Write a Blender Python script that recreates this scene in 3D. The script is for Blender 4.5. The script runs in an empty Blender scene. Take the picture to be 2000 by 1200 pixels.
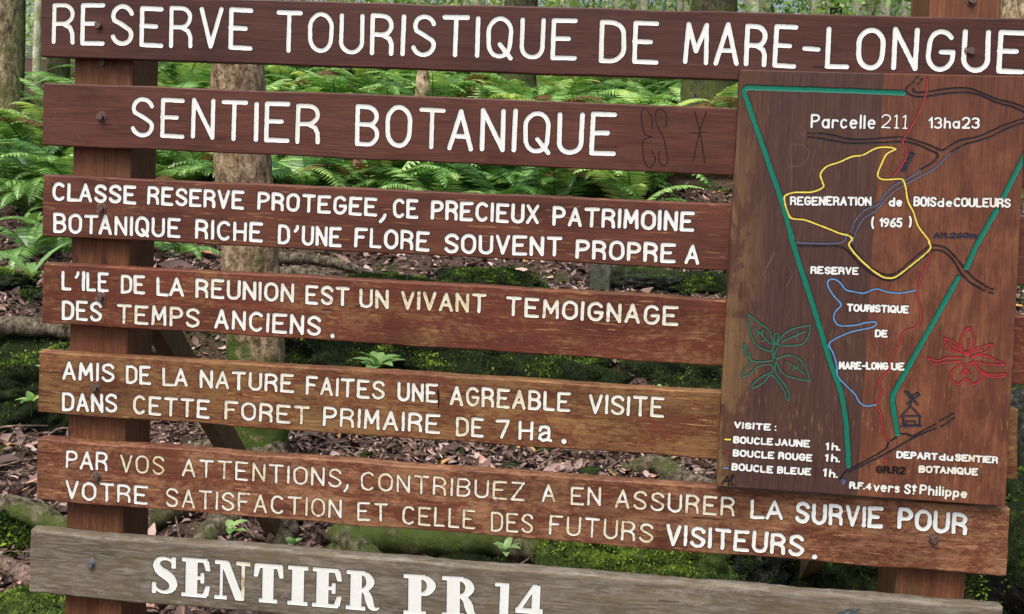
import bpy, bmesh, math, random
import numpy as np
from mathutils import Vector, Matrix

# ------------------------------------------------------------------ camera, sky, sun, exposure
scene = bpy.context.scene
col = scene.collection
PI = math.pi

cam_data = bpy.data.cameras.new("camera")
cam = bpy.data.objects.new("camera", cam_data)
col.objects.link(cam)
cam_data.sensor_fit = 'HORIZONTAL'
cam_data.sensor_width = 36.0
cam_data.lens = 32.4
cam_data.shift_x = 0.0
cam_data.shift_y = -0.12613
cam_data.clip_start = 0.05
cam_data.clip_end = 500.0
_r = Vector((0.99514014, 0.09029883, 0.03927104))
_u = Vector((-0.04309328, 0.04077557, 0.99823861))
_b = Vector((0.08853848, -0.99507963, 0.04446868))
cam.matrix_world = Matrix(((_r.x, _u.x, _b.x, 0.0), (_r.y, _u.y, _b.y, -2.25), (_r.z, _u.z, _b.z, 1.60), (0, 0, 0, 1)))
scene.camera = cam

SUN_EL, SUN_AZ = math.radians(62), math.radians(205)      # azimuth clockwise from +Y
world = bpy.data.worlds.new("World")
scene.world = world
world.use_nodes = True
wn = world.node_tree
bg = wn.nodes["Background"]
sky = wn.nodes.new("ShaderNodeTexSky")
sky.sky_type = 'NISHITA'
sky.sun_disc = False
sky.sun_elevation = SUN_EL
sky.sun_rotation = SUN_AZ
sky.air_density = 1.0
sky.dust_density = 7.0
sky.ozone_density = 1.0
wn.links.new(sky.outputs[0], bg.inputs[0])
bg.inputs[1].default_value = 0.12

sun_data = bpy.data.lights.new("sun", 'SUN')
sun_data.energy = 1.5
sun_data.angle = math.radians(35)
sun_data.color = (1.0, 0.98, 0.93)
sun = bpy.data.objects.new("sun", sun_data)
col.objects.link(sun)
sd = Vector((math.sin(SUN_AZ) * math.cos(SUN_EL), math.cos(SUN_AZ) * math.cos(SUN_EL), math.sin(SUN_EL)))
sun.rotation_euler = (-sd).to_track_quat('-Z', 'Y').to_euler()
sun.location = sd * 30

scene.view_settings.view_transform = 'Standard'
scene.view_settings.look = 'None'
scene.view_settings.exposure = 0.8
scene.view_settings.gamma = 1.0
scene.render.engine = 'CYCLES'
scene.cycles.max_bounces = 6
scene.cycles.diffuse_bounces = 3
scene.cycles.transparent_max_bounces = 8

# ------------------------------------------------------------------ small helpers
rng = np.random.default_rng(11)
random.seed(5)

def hash3(ix, iy, iz, seed):
    h = (ix * 374761393 + iy * 668265263 + iz * 2147483647 + seed * 1274126177) & 0xFFFFFFFF
    h = ((h ^ (h >> 13)) * 1274126177) & 0xFFFFFFFF
    return ((h ^ (h >> 16)) & 0xFFFF) / 65535.0

def vnoise(p, seed=0):
    p = np.asarray(p, float)
    i = np.floor(p).astype(np.int64)
    f = p - i
    f = f * f * (3 - 2 * f)
    out = 0.0
    for dx in (0, 1):
        for dy in (0, 1):
            for dz in (0, 1):
                w = (f[..., 0] if dx else 1 - f[..., 0]) * (f[..., 1] if dy else 1 - f[..., 1]) * (f[..., 2] if dz else 1 - f[..., 2])
                out = out + w * hash3(i[..., 0] + dx, i[..., 1] + dy, i[..., 2] + dz, seed)
    return out * 2 - 1

def fbm(p, seed=0, octaves=4, gain=0.5):
    p = np.asarray(p, float)
    a, s = 1.0, 0.0
    for k in range(octaves):
        s = s + a * vnoise(p * (2.03 ** k), seed + k * 17)
        a *= gain
    return s

def mesh_np(name, verts, faces, mat=None, smooth=False, attrs=None):
    """faces: (n,3) or (n,4) array, or a list of such arrays"""
    me = bpy.data.meshes.new(name)
    verts = np.asarray(verts, np.float32)
    groups = faces if isinstance(faces, list) else [faces]
    groups = [np.asarray(g, np.int32) for g in groups if len(g)]
    nl = sum(g.size for g in groups)
    nf = sum(len(g) for g in groups)
    me.vertices.add(len(verts))
    me.vertices.foreach_set("co", verts.ravel())
    me.loops.add(nl)
    me.polygons.add(nf)
    li = np.concatenate([g.ravel() for g in groups])
    cnt = np.concatenate([np.full(len(g), g.shape[1], np.int32) for g in groups])
    st = np.concatenate([[0], np.cumsum(cnt)[:-1]]).astype(np.int32)
    me.loops.foreach_set("vertex_index", li)
    me.polygons.foreach_set("loop_start", st)
    me.polygons.foreach_set("use_smooth", np.full(nf, bool(smooth)))
    for k, v in (attrs or {}).items():
        at = me.attributes.new(k, 'FLOAT', 'POINT')
        at.data.foreach_set("value", np.asarray(v, np.float32))
    me.update(calc_edges=True)
    if mat:
        me.materials.append(mat)
    return me

def link(name, me, parent=None, loc=(0, 0, 0), rot=(0, 0, 0)):
    o = bpy.data.objects.new(name, me)
    col.objects.link(o)
    o.location = loc
    o.rotation_euler = rot
    if parent:
        o.parent = parent
    return o

def thing(o, label, cat, group=None, kind=None):
    o["label"] = label
    o["category"] = cat
    if group:
        o["group"] = group
    if kind:
        o["kind"] = kind
    return o

def empty(name, loc, rz=0.0):
    o = bpy.data.objects.new(name, None)
    col.objects.link(o)
    o.location = loc
    o.rotation_euler = (0, 0, rz)
    o.empty_display_size = 0.1
    return o

class Geo:
    """collects vertices and faces with one float attribute per vertex"""
    def __init__(self):
        self.v, self.t, self.q, self.a, self.n = [], [], [], [], 0
    def add(self, v, tris=None, quads=None, a=0.0):
        v = np.asarray(v, float)
        self.v.append(v)
        if tris is not None and len(tris):
            self.t.append(np.asarray(tris) + self.n)
        if quads is not None and len(quads):
            self.q.append(np.asarray(quads) + self.n)
        self.a.append(np.broadcast_to(np.asarray(a, float), (len(v),)))
        self.n += len(v)
    def mesh(self, name, mat, smooth=False):
        f = []
        if self.q: f.append(np.concatenate(self.q))
        if self.t: f.append(np.concatenate(self.t))
        return mesh_np(name, np.concatenate(self.v), f, mat, smooth, {"tone": np.concatenate(self.a)})

def tube(pts, radii, n=10, rough=0.0, seed=0, twist=0.0, flat=1.0):
    """tapered tube along a smooth path; returns verts, quads, tris"""
    pts = np.asarray(pts, float)
    radii = np.asarray(radii, float)
    d = np.gradient(pts, axis=0)
    d /= np.linalg.norm(d, axis=1)[:, None] + 1e-9
    ref = np.array([0.0, 1.0, 0.0]) if abs(d[0][2]) > 0.7 else np.array([0.0, 0.0, 1.0])
    V = []
    u = np.cross(ref, d[0]); u /= np.linalg.norm(u)
    for i in range(len(pts)):
        u = u - d[i] * np.dot(u, d[i]); u /= np.linalg.norm(u) + 1e-9
        w = np.cross(d[i], u)
        a = np.arange(n) / n * 2 * PI + twist * i
        V.append(pts[i] + radii[i] * (np.cos(a)[:, None] * u + flat * np.sin(a)[:, None] * w))
    V = np.array(V)
    if rough:
        nz = fbm(V.reshape(-1, 3) / max(radii.max(), 1e-3) * 1.3, seed, 4).reshape(V.shape[:2])
        c = pts[:, None, :]
        V = c + (V - c) * (1 + rough * nz[..., None])
    m = len(pts)
    idx = np.arange(m * n).reshape(m, n)
    q = np.stack([idx[:-1], np.roll(idx[:-1], -1, 1), np.roll(idx[1:], -1, 1), idx[1:]], -1).reshape(-1, 4)
    V = V.reshape(-1, 3)
    V = np.concatenate([V, pts[:1], pts[-1:]])
    k0, k1 = m * n, m * n + 1
    t = [(k0, (j + 1) % n, j) for j in range(n)] + [(k1, idx[-1][j], idx[-1][(j + 1) % n]) for j in range(n)]
    return V, q, np.array(t)

def smooth_path(pts, n):
    pts = np.asarray(pts, float)
    P = np.concatenate([[2 * pts[0] - pts[1]], pts, [2 * pts[-1] - pts[-2]]])
    out = []
    seg = len(pts) - 1
    for s in np.linspace(0, seg - 1e-6, n):
        i = int(s); t = s - i
        p0, p1, p2, p3 = P[i], P[i + 1], P[i + 2], P[i + 3]
        out.append(0.5 * ((2 * p1) + (p2 - p0) * t + (2 * p0 - 5 * p1 + 4 * p2 - p3) * t * t + (3 * p1 - p0 - 3 * p2 + p3) * t ** 3))
    return np.array(out)

# ------------------------------------------------------------------ node materials
class NT:
    def __init__(self, name):
        self.m = bpy.data.materials.new(name)
        self.m.use_nodes = True
        self.t = self.m.node_tree
        self.b = self.t.nodes["Principled BSDF"]
        self.oc = None
    def n(self, kind, **kw):
        nd = self.t.nodes.new("ShaderNode" + kind)
        for k, v in kw.items():
            setattr(nd, k, v)
        return nd
    def lk(self, a, b):
        self.t.links.new(a, b)
    def coord(self, scale=(1, 1, 1), off=(0, 0, 0), world_space=False):
        if world_space:
            src = self.n("NewGeometry").outputs["Position"]
        else:
            if self.oc is None:
                self.oc = self.n("TexCoord").outputs["Object"]
            src = self.oc
        mp = self.n("Mapping")
        mp.inputs["Scale"].default_value = scale
        mp.inputs["Location"].default_value = off
        self.lk(src, mp.inputs["Vector"])
        return mp.outputs[0]
    def noise(self, vec, scale=1.0, detail=4.0, rough=0.55, dist=0.0):
        nd = self.n("TexNoise")
        nd.inputs["Scale"].default_value = scale
        nd.inputs["Detail"].default_value = detail
        nd.inputs["Roughness"].default_value = rough
        nd.inputs["Distortion"].default_value = dist
        self.lk(vec, nd.inputs["Vector"])
        return nd.outputs["Fac"]
    def ramp(self, fac, stops, interp='LINEAR'):
        nd = self.n("ValToRGB")
        cr = nd.color_ramp
        cr.interpolation = interp
        while len(cr.elements) < len(stops):
            cr.elements.new(0.5)
        for e, (p, c) in zip(cr.elements, stops):
            e.position = p
            e.color = (*c, 1.0) if len(c) == 3 else c
        self.lk(fac, nd.inputs[0])
        return nd.outputs[0]
    def band(self, fac, lo, hi):
        nd = self.n("MapRange")
        nd.inputs["From Min"].default_value = lo
        nd.inputs["From Max"].default_value = hi
        self.lk(fac, nd.inputs["Value"])
        return nd.outputs[0]
    def mix(self, fac, a, b, mode='MIX'):
        nd = self.n("Mix", data_type='RGBA', blend_type=mode)
        for s, v in ((nd.inputs[0], fac), (nd.inputs[6], a), (nd.inputs[7], b)):
            if isinstance(v, (int, float)):
                s.default_value = v
            elif isinstance(v, tuple):
                s.default_value = (*v, 1.0)
            else:
                self.lk(v, s)
        return nd.outputs[2]
    def math(self, op, a, b=0.0):
        nd = self.n("Math", operation=op)
        for s, v in ((nd.inputs[0], a), (nd.inputs[1], b)):
            if isinstance(v, (int, float)):
                s.default_value = v
            else:
                self.lk(v, s)
        return nd.outputs[0]
    def attr(self, name):
        return self.n("Attribute", attribute_name=name).outputs["Fac"]
    def bump(self, h, strength=0.3, dist=0.002):
        nd = self.n("Bump")
        nd.inputs["Strength"].default_value = strength
        nd.inputs["Distance"].default_value = dist
        self.lk(h, nd.inputs["Height"])
        self.lk(nd.outputs[0], self.b.inputs["Normal"])
    def done(self, color, rough=0.7, spec=0.35):
        if isinstance(color, tuple):
            self.b.inputs["Base Color"].default_value = (*color, 1.0)
        else:
            self.lk(color, self.b.inputs["Base Color"])
        if isinstance(rough, (int, float)):
            self.b.inputs["Roughness"].default_value = rough
        else:
            self.lk(rough, self.b.inputs["Roughness"])
        self.b.inputs["Specular IOR Level"].default_value = spec
        return self.m

def srgb(r, g, b):
    f = lambda c: (c / 12.92 if c <= 0.04045 else ((c + 0.055) / 1.055) ** 2.4)
    return (f(r / 255), f(g / 255), f(b / 255))

def wood(name, dark, mid, worn, amount, along='X', off=0.0, scr=0.3, rough=0.55, extra=None):
    """stained plank: long streaks with the grain, patches where the stain has worn to bare wood"""
    k = NT(name)
    ax = (lambda a, c: (a, c, c)) if along == 'X' else (lambda a, c: (c, c, a))
    o = (off, off * 0.37, off * 0.71)
    streak = k.noise(k.coord(ax(4.0, 42), o), 1.0, 10, 0.74, 0.25)
    fine = k.noise(k.coord(ax(9, 260), o), 1.0, 4, 0.6)
    blot = k.noise(k.coord(ax(6.5, 14), o), 1.0, 8, 0.74, 0.5)
    speck = k.noise(k.coord(ax(56, 130), o), 1.0, 6, 0.78, 0.4)
    c = k.mix(k.band(streak, 0.32, 0.68), dark, mid)
    wm = k.math('ADD', k.math('MULTIPLY', blot, 0.5), k.math('MULTIPLY', speck, 0.5))
    wm = k.band(wm, 0.60 - 0.14 * amount, 0.68 - 0.14 * amount)
    wm = k.math('MULTIPLY', wm, k.band(streak, 0.2, 0.6))
    wmask = k.math('MULTIPLY', wm, 0.85)
    c = k.mix(wmask, c, worn)
    flat = k.noise(k.coord((3.2, 5, 5), o), 1.0, 6, 0.68)
    c = k.mix(k.band(flat, 0.45, 0.68), c, k.mix(1.0, c, (0.6, 0.58, 0.58), 'MULTIPLY'))
    green = k.noise(k.coord(ax(4, 9), (off + 3, 1, 7)), 1.0, 7, 0.7, 0.3)
    c = k.mix(k.math('MULTIPLY', k.band(green, 0.54, 0.68), 0.36 * amount), c, srgb(92, 86, 52))
    c = k.mix(k.band(fine, 0.35, 0.75), c, k.mix(1.0, c, (0.58, 0.55, 0.53), 'MULTIPLY'))
    if scr:
        s1 = k.noise(k.coord(ax(14, 190), (o[0] + 9, 2, 5)), 1.0, 2, 0.4, 0.6)
        sm = k.math('MULTIPLY', k.band(s1, 0.655, 0.69), scr)
        s2 = k.noise(k.coord(ax(60, 420), (o[0], 4, 1)), 1.0, 3, 0.6)
        sm = k.math('MULTIPLY', sm, k.band(s2, 0.35, 0.55))
        c = k.mix(sm, c, tuple(min(1.0, 1.35 * v) for v in worn))
    if extra:
        c = extra(k, c)
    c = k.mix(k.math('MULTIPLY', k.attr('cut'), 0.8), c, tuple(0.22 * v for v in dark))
    k.bump(k.math('ADD', fine, k.math('MULTIPLY', streak, 1.5)), 0.35, 0.0012)
    rr = k.math('ADD', k.math('MULTIPLY', wmask, 0.25), rough)
    return k.done(c, rr, 0.3)

def paint(name, colr, dirt=(0.55, 0.50, 0.36), rough=0.45, yellowing=0.0, wood_show=srgb(92, 64, 48)):
    """enamel in a carved groove; the 'age' attribute lets lichen-yellow and bare wood come through"""
    k = NT(name)
    age = k.attr("age")
    n1 = k.noise(k.coord((38, 38, 38)), 1.0, 4, 0.65)
    n2 = k.noise(k.coord((110, 110, 110)), 1.0, 3, 0.6)
    n3 = k.noise(k.coord((15, 15, 15), (3, 1, 2)), 1.0, 2, 0.5)
    c = k.mix(k.band(n2, 0.55, 0.85), colr, tuple(0.82 * x for x in colr))
    ym = k.math('MULTIPLY', k.math('MULTIPLY', age, 0.85 * yellowing), k.band(k.math('ADD', n3, k.math('MULTIPLY', n1, 0.4)), 0.48, 0.74))
    c = k.mix(ym, c, (0.60, 0.46, 0.16))
    dm = k.math('MULTIPLY', k.math('ADD', k.math('MULTIPLY', age, 0.8), 0.10), k.band(n1, 0.52, 0.72))
    c = k.mix(dm, c, dirt)
    loss = k.math('MULTIPLY', k.band(age, 0.25, 0.7), k.band(k.math('ADD', k.math('MULTIPLY', n1, 0.5), k.math('MULTIPLY', n2, 0.5)), 0.545, 0.60))
    c = k.mix(k.math('MULTIPLY', loss, 0.7), c, wood_show)
    k.bump(n2, 0.25, 0.0008)
    return k.done(c, rough, 0.35)

M = {}
M['board1'] = wood('dark red brown stained wood', srgb(74, 43, 38), srgb(92, 57, 49), srgb(122, 84, 66), 0.05, off=1.3, scr=0.10, rough=0.5)
M['board2'] = wood('red brown stained wood', srgb(82, 48, 40), srgb(105, 65, 54), srgb(136, 96, 76), 0.12, off=7.7, scr=0.2, rough=0.5)
M['board3'] = wood('worn red brown wood', srgb(88, 49, 39), srgb(114, 69, 54), srgb(150, 112, 72), 0.3, off=13.1, scr=0.55)
M['board4'] = wood('patchy red brown wood', srgb(92, 46, 36), srgb(120, 66, 50), srgb(146, 112, 70), 0.72, off=21.9, scr=0.7)
M['board5'] = wood('weathered ochre brown wood', srgb(94, 52, 38), srgb(126, 78, 52), srgb(154, 120, 76), 1.0, off=34.2, scr=0.7)
M['board6'] = wood('weathered orange brown wood', srgb(92, 51, 39), srgb(124, 76, 54), srgb(168, 126, 92), 0.92, off=47.5, scr=0.7)

def grey_extra(k, c):
    lich = k.noise(k.coord((16, 40, 120), (2, 0, 1)), 1.0, 8, 0.78, 0.4)
    c = k.mix(k.math('MULTIPLY', k.band(lich, 0.47, 0.60), 0.5), c, srgb(142, 140, 134))
    st = k.noise(k.coord((3.2, 5, 9), (7, 3, 4)), 1.0, 6, 0.68)
    c = k.mix(k.math('MULTIPLY', k.band(st, 0.52, 0.62), 0.6), c, srgb(98, 88, 66))
    return c
M['board7'] = wood('bare grey weathered wood', srgb(92, 82, 69), srgb(124, 113, 97), srgb(152, 144, 130), 0.5, off=61.0, scr=0.4, rough=0.7, extra=grey_extra)
def post_extra(k, c):
    kn = k.noise(k.coord((13, 13, 9), (3, 5, 8)), 1.0, 2, 0.4, 0.8)
    c = k.mix(k.math('MULTIPLY', k.band(kn, 0.69, 0.74), 0.75), c, srgb(52, 32, 24))
    gr = k.noise(k.coord((7, 7, 4), (1, 9, 2)), 1.0, 6, 0.7)
    c = k.mix(k.math('MULTIPLY', k.band(gr, 0.55, 0.68), 0.5), c, srgb(84, 72, 46))
    ck = k.noise(k.coord((60, 60, 1.2), (5, 2, 3)), 1.0, 2, 0.4)
    return k.mix(k.math('MULTIPLY', k.band(ck, 0.70, 0.73), 0.8), c, srgb(44, 28, 22))
M['post'] = wood('brown post timber', srgb(96, 60, 42), srgb(134, 86, 60), srgb(146, 108, 80), 0.5, along='Z', off=3.3, scr=0.25, extra=post_extra)
M['brace'] = wood('dull brown brace timber', srgb(84, 68, 48), srgb(118, 96, 66), srgb(140, 124, 92), 0.45, along='Z', off=5.1, scr=0.3)

# ------------------------------------------------------------------ measured drawing of the notice board (millimetres in its own plane)
QUADS = {"B1": [[-1425.4,1915.1],[1006.4,1920.1],[1013.8,1753.1],[-1421.4,1757.8]],
 "B2": [[-1414.7,1691.6],[1085.0,1689.5],[1085.0,1527.0],[-1414.6,1530.5]],
 "B3": [[-1410.5,1455.2],[1090.0,1460.1],[1090.0,1299.5],[-1411.9,1296.5]],
 "B4": [[-1404.2,1228.4],[1100.0,1226.2],[1098.0,1062.9],[-1408.0,1070.6]],
 "B5": [[-1413.6,995.9],[1020.8,1001.7],[1028.8,836.1],[-1413.7,834.7]],
 "B6": [[-1415.2,764.8],[1016.4,764.0],[1018.3,600.4],[-1415.3,603.0]],
 "B7": [[-1430.8,520.3],[1018.3,523.3],[1014.3,347.9],[-1432.2,352.9]],
 "MAP": [[333.1,1779.4],[983.6,1784.8],[994.8,778.7],[326.8,778.2]]}
WORDS = {'B1': [('RESERVE',-1393.8,1790.7,-864.0,1790.1,105.4,5.8,0.0),('TOURISTIQUE',-805.4,1788.8,-54.4,1789.4,103.1,5.8,0.0),('DE',-1.0,1786.8,142.9,1788.0,105.5,5.8,0.0),('MARE-',199.1,1790.6,520.5,1788.2,102.6,5.8,0.0),('LONGUE',532.4,1789.5,985.9,1793.0,101.1,5.8,0.0)],
 'B2': [('SENTIER',-1179.7,1562.9,-684.7,1561.7,102.3,5.8,0.0),('BOTANIQUE',-597.0,1560.7,49.9,1562.7,105.0,5.8,0.0)],
 'B3': [('CLASSE',-1386.1,1389.8,-1159.2,1389.6,49.0,4.6,0.0),('RESERVE',-1131.6,1391.3,-875.3,1389.4,48.5,4.6,0.02),('PROTEGEE',-842.7,1391.0,-533.1,1387.9,47.9,4.6,0.05),(',',-529.4,1372.8,-510.3,1372.8,26.9,4.4,0.0),('CE',-495.8,1386.5,-429.0,1387.4,50.0,4.6,0.1),('PRECIEUX',-398.8,1387.5,-129.6,1388.3,49.8,4.6,0.05),('PATRIMOINE',-97.8,1386.3,246.7,1388.1,50.1,4.6,0.0),('BOTANIQUE',-1381.2,1306.8,-1039.6,1309.2,52.3,4.5,0.0),('RICHE',-1003.2,1309.2,-824.2,1308.4,51.5,4.5,0.0),("D'UNE",-786.9,1306.2,-621.8,1307.2,51.1,4.5,0.0),('FLORE',-589.8,1309.2,-398.2,1307.6,50.8,4.5,0.0),('SOUVENT',-362.1,1305.9,-69.2,1310.6,50.3,4.6,0.0),('PROPRE',-37.5,1307.8,205.3,1309.3,49.6,4.6,0.1),('A',226.0,1309.0,262.5,1308.7,47.9,4.6,0.0)],
 'B4': [("L'ILE",-1356.7,1159.3,-1227.6,1161.2,51.2,4.4,0.05),('DE',-1196.3,1158.8,-1130.2,1160.1,50.8,4.4,0.12),('LA',-1101.6,1158.4,-1027.9,1159.7,50.7,4.4,0.15),('REUNION',-998.1,1159.5,-739.5,1160.5,50.4,4.4,0.3),('EST',-711.6,1158.4,-596.5,1159.4,49.9,4.4,0.4),('UN',-572.5,1156.7,-496.3,1158.7,49.6,4.4,0.65),('VIVANT',-466.3,1158.5,-250.6,1160.8,49.5,4.4,0.65),('TEMOIGNAGE',-204.5,1157.2,219.0,1155.8,49.8,4.5,0.4),('DES',-1354.3,1082.0,-1244.8,1082.7,52.7,4.4,0.1),('TEMPS',-1206.2,1081.7,-984.7,1081.5,51.9,4.4,0.4),('ANCIENS',-947.0,1082.3,-667.6,1079.4,51.5,4.4,0.1),('.',-644.4,1076.2,-629.3,1077.1,15.5,6.3,0.0)],
 'B5': [('AMIS',-1349.9,925.8,-1207.8,927.3,50.2,4.3,0.05),('DE',-1177.8,925.9,-1109.2,928.0,49.9,4.3,0.15),('LA',-1080.4,926.1,-1011.8,928.2,49.7,4.3,0.35),('NATURE',-980.9,927.8,-732.7,929.9,49.5,4.3,0.3),('FAITES',-703.4,928.6,-499.4,928.2,49.4,4.2,0.35),('UNE',-467.4,927.1,-362.9,929.4,48.9,4.2,0.2),('AGREABLE',-334.7,925.3,-32.5,928.2,50.6,4.3,0.45),('VISITE',10.7,927.1,196.2,929.2,51.1,4.3,0.35),('DANS',-1349.4,843.2,-1197.9,848.5,50.7,4.3,0.05),('CETTE',-1158.3,848.4,-951.4,848.7,50.4,4.2,0.45),('FORET',-913.5,850.8,-690.8,851.0,49.9,4.2,0.5),('PRIMAIRE',-656.0,851.1,-354.7,851.1,51.3,4.1,0.2),('DE',-316.1,848.3,-244.9,849.6,50.6,4.1,0.5),('7',-216.2,849.3,-179.1,851.0,48.7,4.1,0.3),('H',-159.8,849.6,-121.9,850.4,48.5,4.1,0.1),('a',-111.2,848.5,-74.4,850.1,42.6,4.2,0.0),('.',-52.1,848.1,-38.0,849.0,16.1,6.3,0.0)],
 'B6': [('PAR',-1335.9,693.9,-1221.3,693.6,49.6,3.8,0.1),('VOS',-1188.3,692.7,-1068.3,694.4,49.4,3.2,0.8),('ATTENTIONS',-1022.8,695.4,-602.4,696.1,49.0,3.2,0.5),(',',-597.4,684.9,-583.6,685.0,25.3,3.2,0.4),('CONTRIBUEZ',-555.1,694.0,-137.2,696.6,48.2,3.2,0.6),('A',-95.7,698.3,-60.6,699.6,45.1,3.4,0.6),('EN',-23.7,697.0,51.4,698.2,47.2,3.3,0.6),('ASSURER',85.4,696.3,376.5,696.7,48.3,3.5,0.6),('LA',413.1,694.6,492.0,697.2,49.5,4.6,0.05),('SURVIE',519.9,692.2,727.4,694.8,52.9,5.0,0.0),('POUR',759.4,696.8,921.9,693.0,53.2,5.0,0.0),('VOTRE',-1335.8,612.3,-1110.7,613.7,50.7,3.9,0.15),('SATISFACTION',-1064.0,612.5,-599.9,617.7,50.2,3.3,0.55),('ET',-559.5,614.8,-480.2,617.8,49.3,3.3,0.45),('CELLE',-445.2,614.5,-257.7,615.8,49.5,3.3,0.6),('DES',-219.2,613.8,-112.5,616.8,50.9,3.2,0.7),('FUTURS',-73.7,617.6,183.2,616.2,50.6,3.3,0.7),('VISITEURS',213.0,613.2,545.3,611.0,54.6,4.8,0.1),('.',564.6,606.8,581.5,608.2,16.8,6.3,0.0)],
 'B7': [('SENTIER',-1096.8,381.5,-495.0,385.2,100.8,6,0.0),('PR',-431.8,384.6,-235.5,390.6,102.5,6,0.0),('14',-201.8,396.8,-75.8,397.3,89.7,6,0.0)],'MAP': [('Parcelle',501.9,1648.1,650.8,1651.3,34.2,2.6,0.0),('211',662.2,1654.2,723.0,1654.4,33.3,1.7,0.0),('13ha23',768.5,1657.2,884.1,1660.9,27.8,2.5,0.0),('REGENERATION',463.6,1464.0,651.3,1471.1,22.5,2.6,0.0),('de',689.7,1471.8,721.7,1472.9,23.1,2.6,0.0),('BOIS',745.3,1474.4,797.9,1475.7,24.4,2.6,0.0),('de',799.6,1475.8,834.1,1477.0,22.2,2.3,0.0),('COULEURS',835.8,1477.1,964.2,1481.6,22.9,2.6,0.15),('(',652.5,1416.9,662.0,1417.3,30.7,2.6,0.0),('1965',670.5,1422.1,724.5,1424.0,23.5,2.6,0.0),(')',735.7,1423.4,745.4,1423.9,28.8,2.6,0.0),('RESERVE',519.1,1303.3,631.3,1307.0,19.7,2.6,0.0),('TOURISTIQUE',607.5,1219.2,750.7,1221.8,19.7,2.6,0.0),('DE',675.2,1161.1,705.7,1162.3,19.6,2.6,0.0),('MARE-LONG',596.4,1079.7,711.1,1085.2,19.9,2.6,0.0),('UE',716.4,1085.0,747.9,1086.4,19.7,2.6,0.0),('VISITE',359.6,921.8,447.5,921.6,17.9,2.6,0.0),(':',455.6,921.6,462.1,922.1,14.5,2.6,0.0),('BOUCLE',359.8,885.3,454.7,886.3,19.0,2.6,0.0),('JAUNE',457.4,886.5,540.9,887.3,19.0,2.6,0.0),('1h.',575.9,884.2,611.7,883.9,20.0,2.6,0.0),('BOUCLE',360.3,853.3,459.1,853.6,19.0,2.6,0.0),('ROUGE',467.2,854.1,548.0,853.8,19.0,2.6,0.0),('1h.',575.8,856.3,612.2,855.6,20.0,2.6,0.0),('BOUCLE',358.7,819.4,458.2,818.7,19.1,2.6,0.0),('BLEUE',466.2,819.3,547.1,820.2,19.0,2.6,0.0),('1h.',572.9,819.8,608.9,817.4,21.1,2.6,0.0),('DEPART',740.2,875.8,835.9,877.6,18.8,2.6,0.0),('du',837.0,877.7,871.0,877.9,18.7,2.6,0.0),('SENTIER',873.5,878.7,972.4,879.2,18.6,2.6,0.35),('BOTANIQUE',793.1,845.3,929.1,848.0,18.7,2.6,0.3),('R.F.4',635.8,794.8,688.5,794.3,18.9,2.6,0.1),('vers',691.8,792.3,753.9,792.5,25.5,2.6,0.25),('St',761.8,792.0,791.0,789.7,25.4,2.6,0.2),('Philippe',797.7,793.0,907.9,791.8,25.4,2.6,0.25)]}
DARK_WORDS = [('GR.R2',695.8,836.5,763.5,837.6,18.3,2.1,0.0)]
SLATE_WORDS = [('Alt.260m.',795.3,1401.1,896.8,1405.3,14.3,1.9,0.0),('GR.R2',722.5,1551.4,742.4,1598.2,11.5,1.8,0)]
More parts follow.
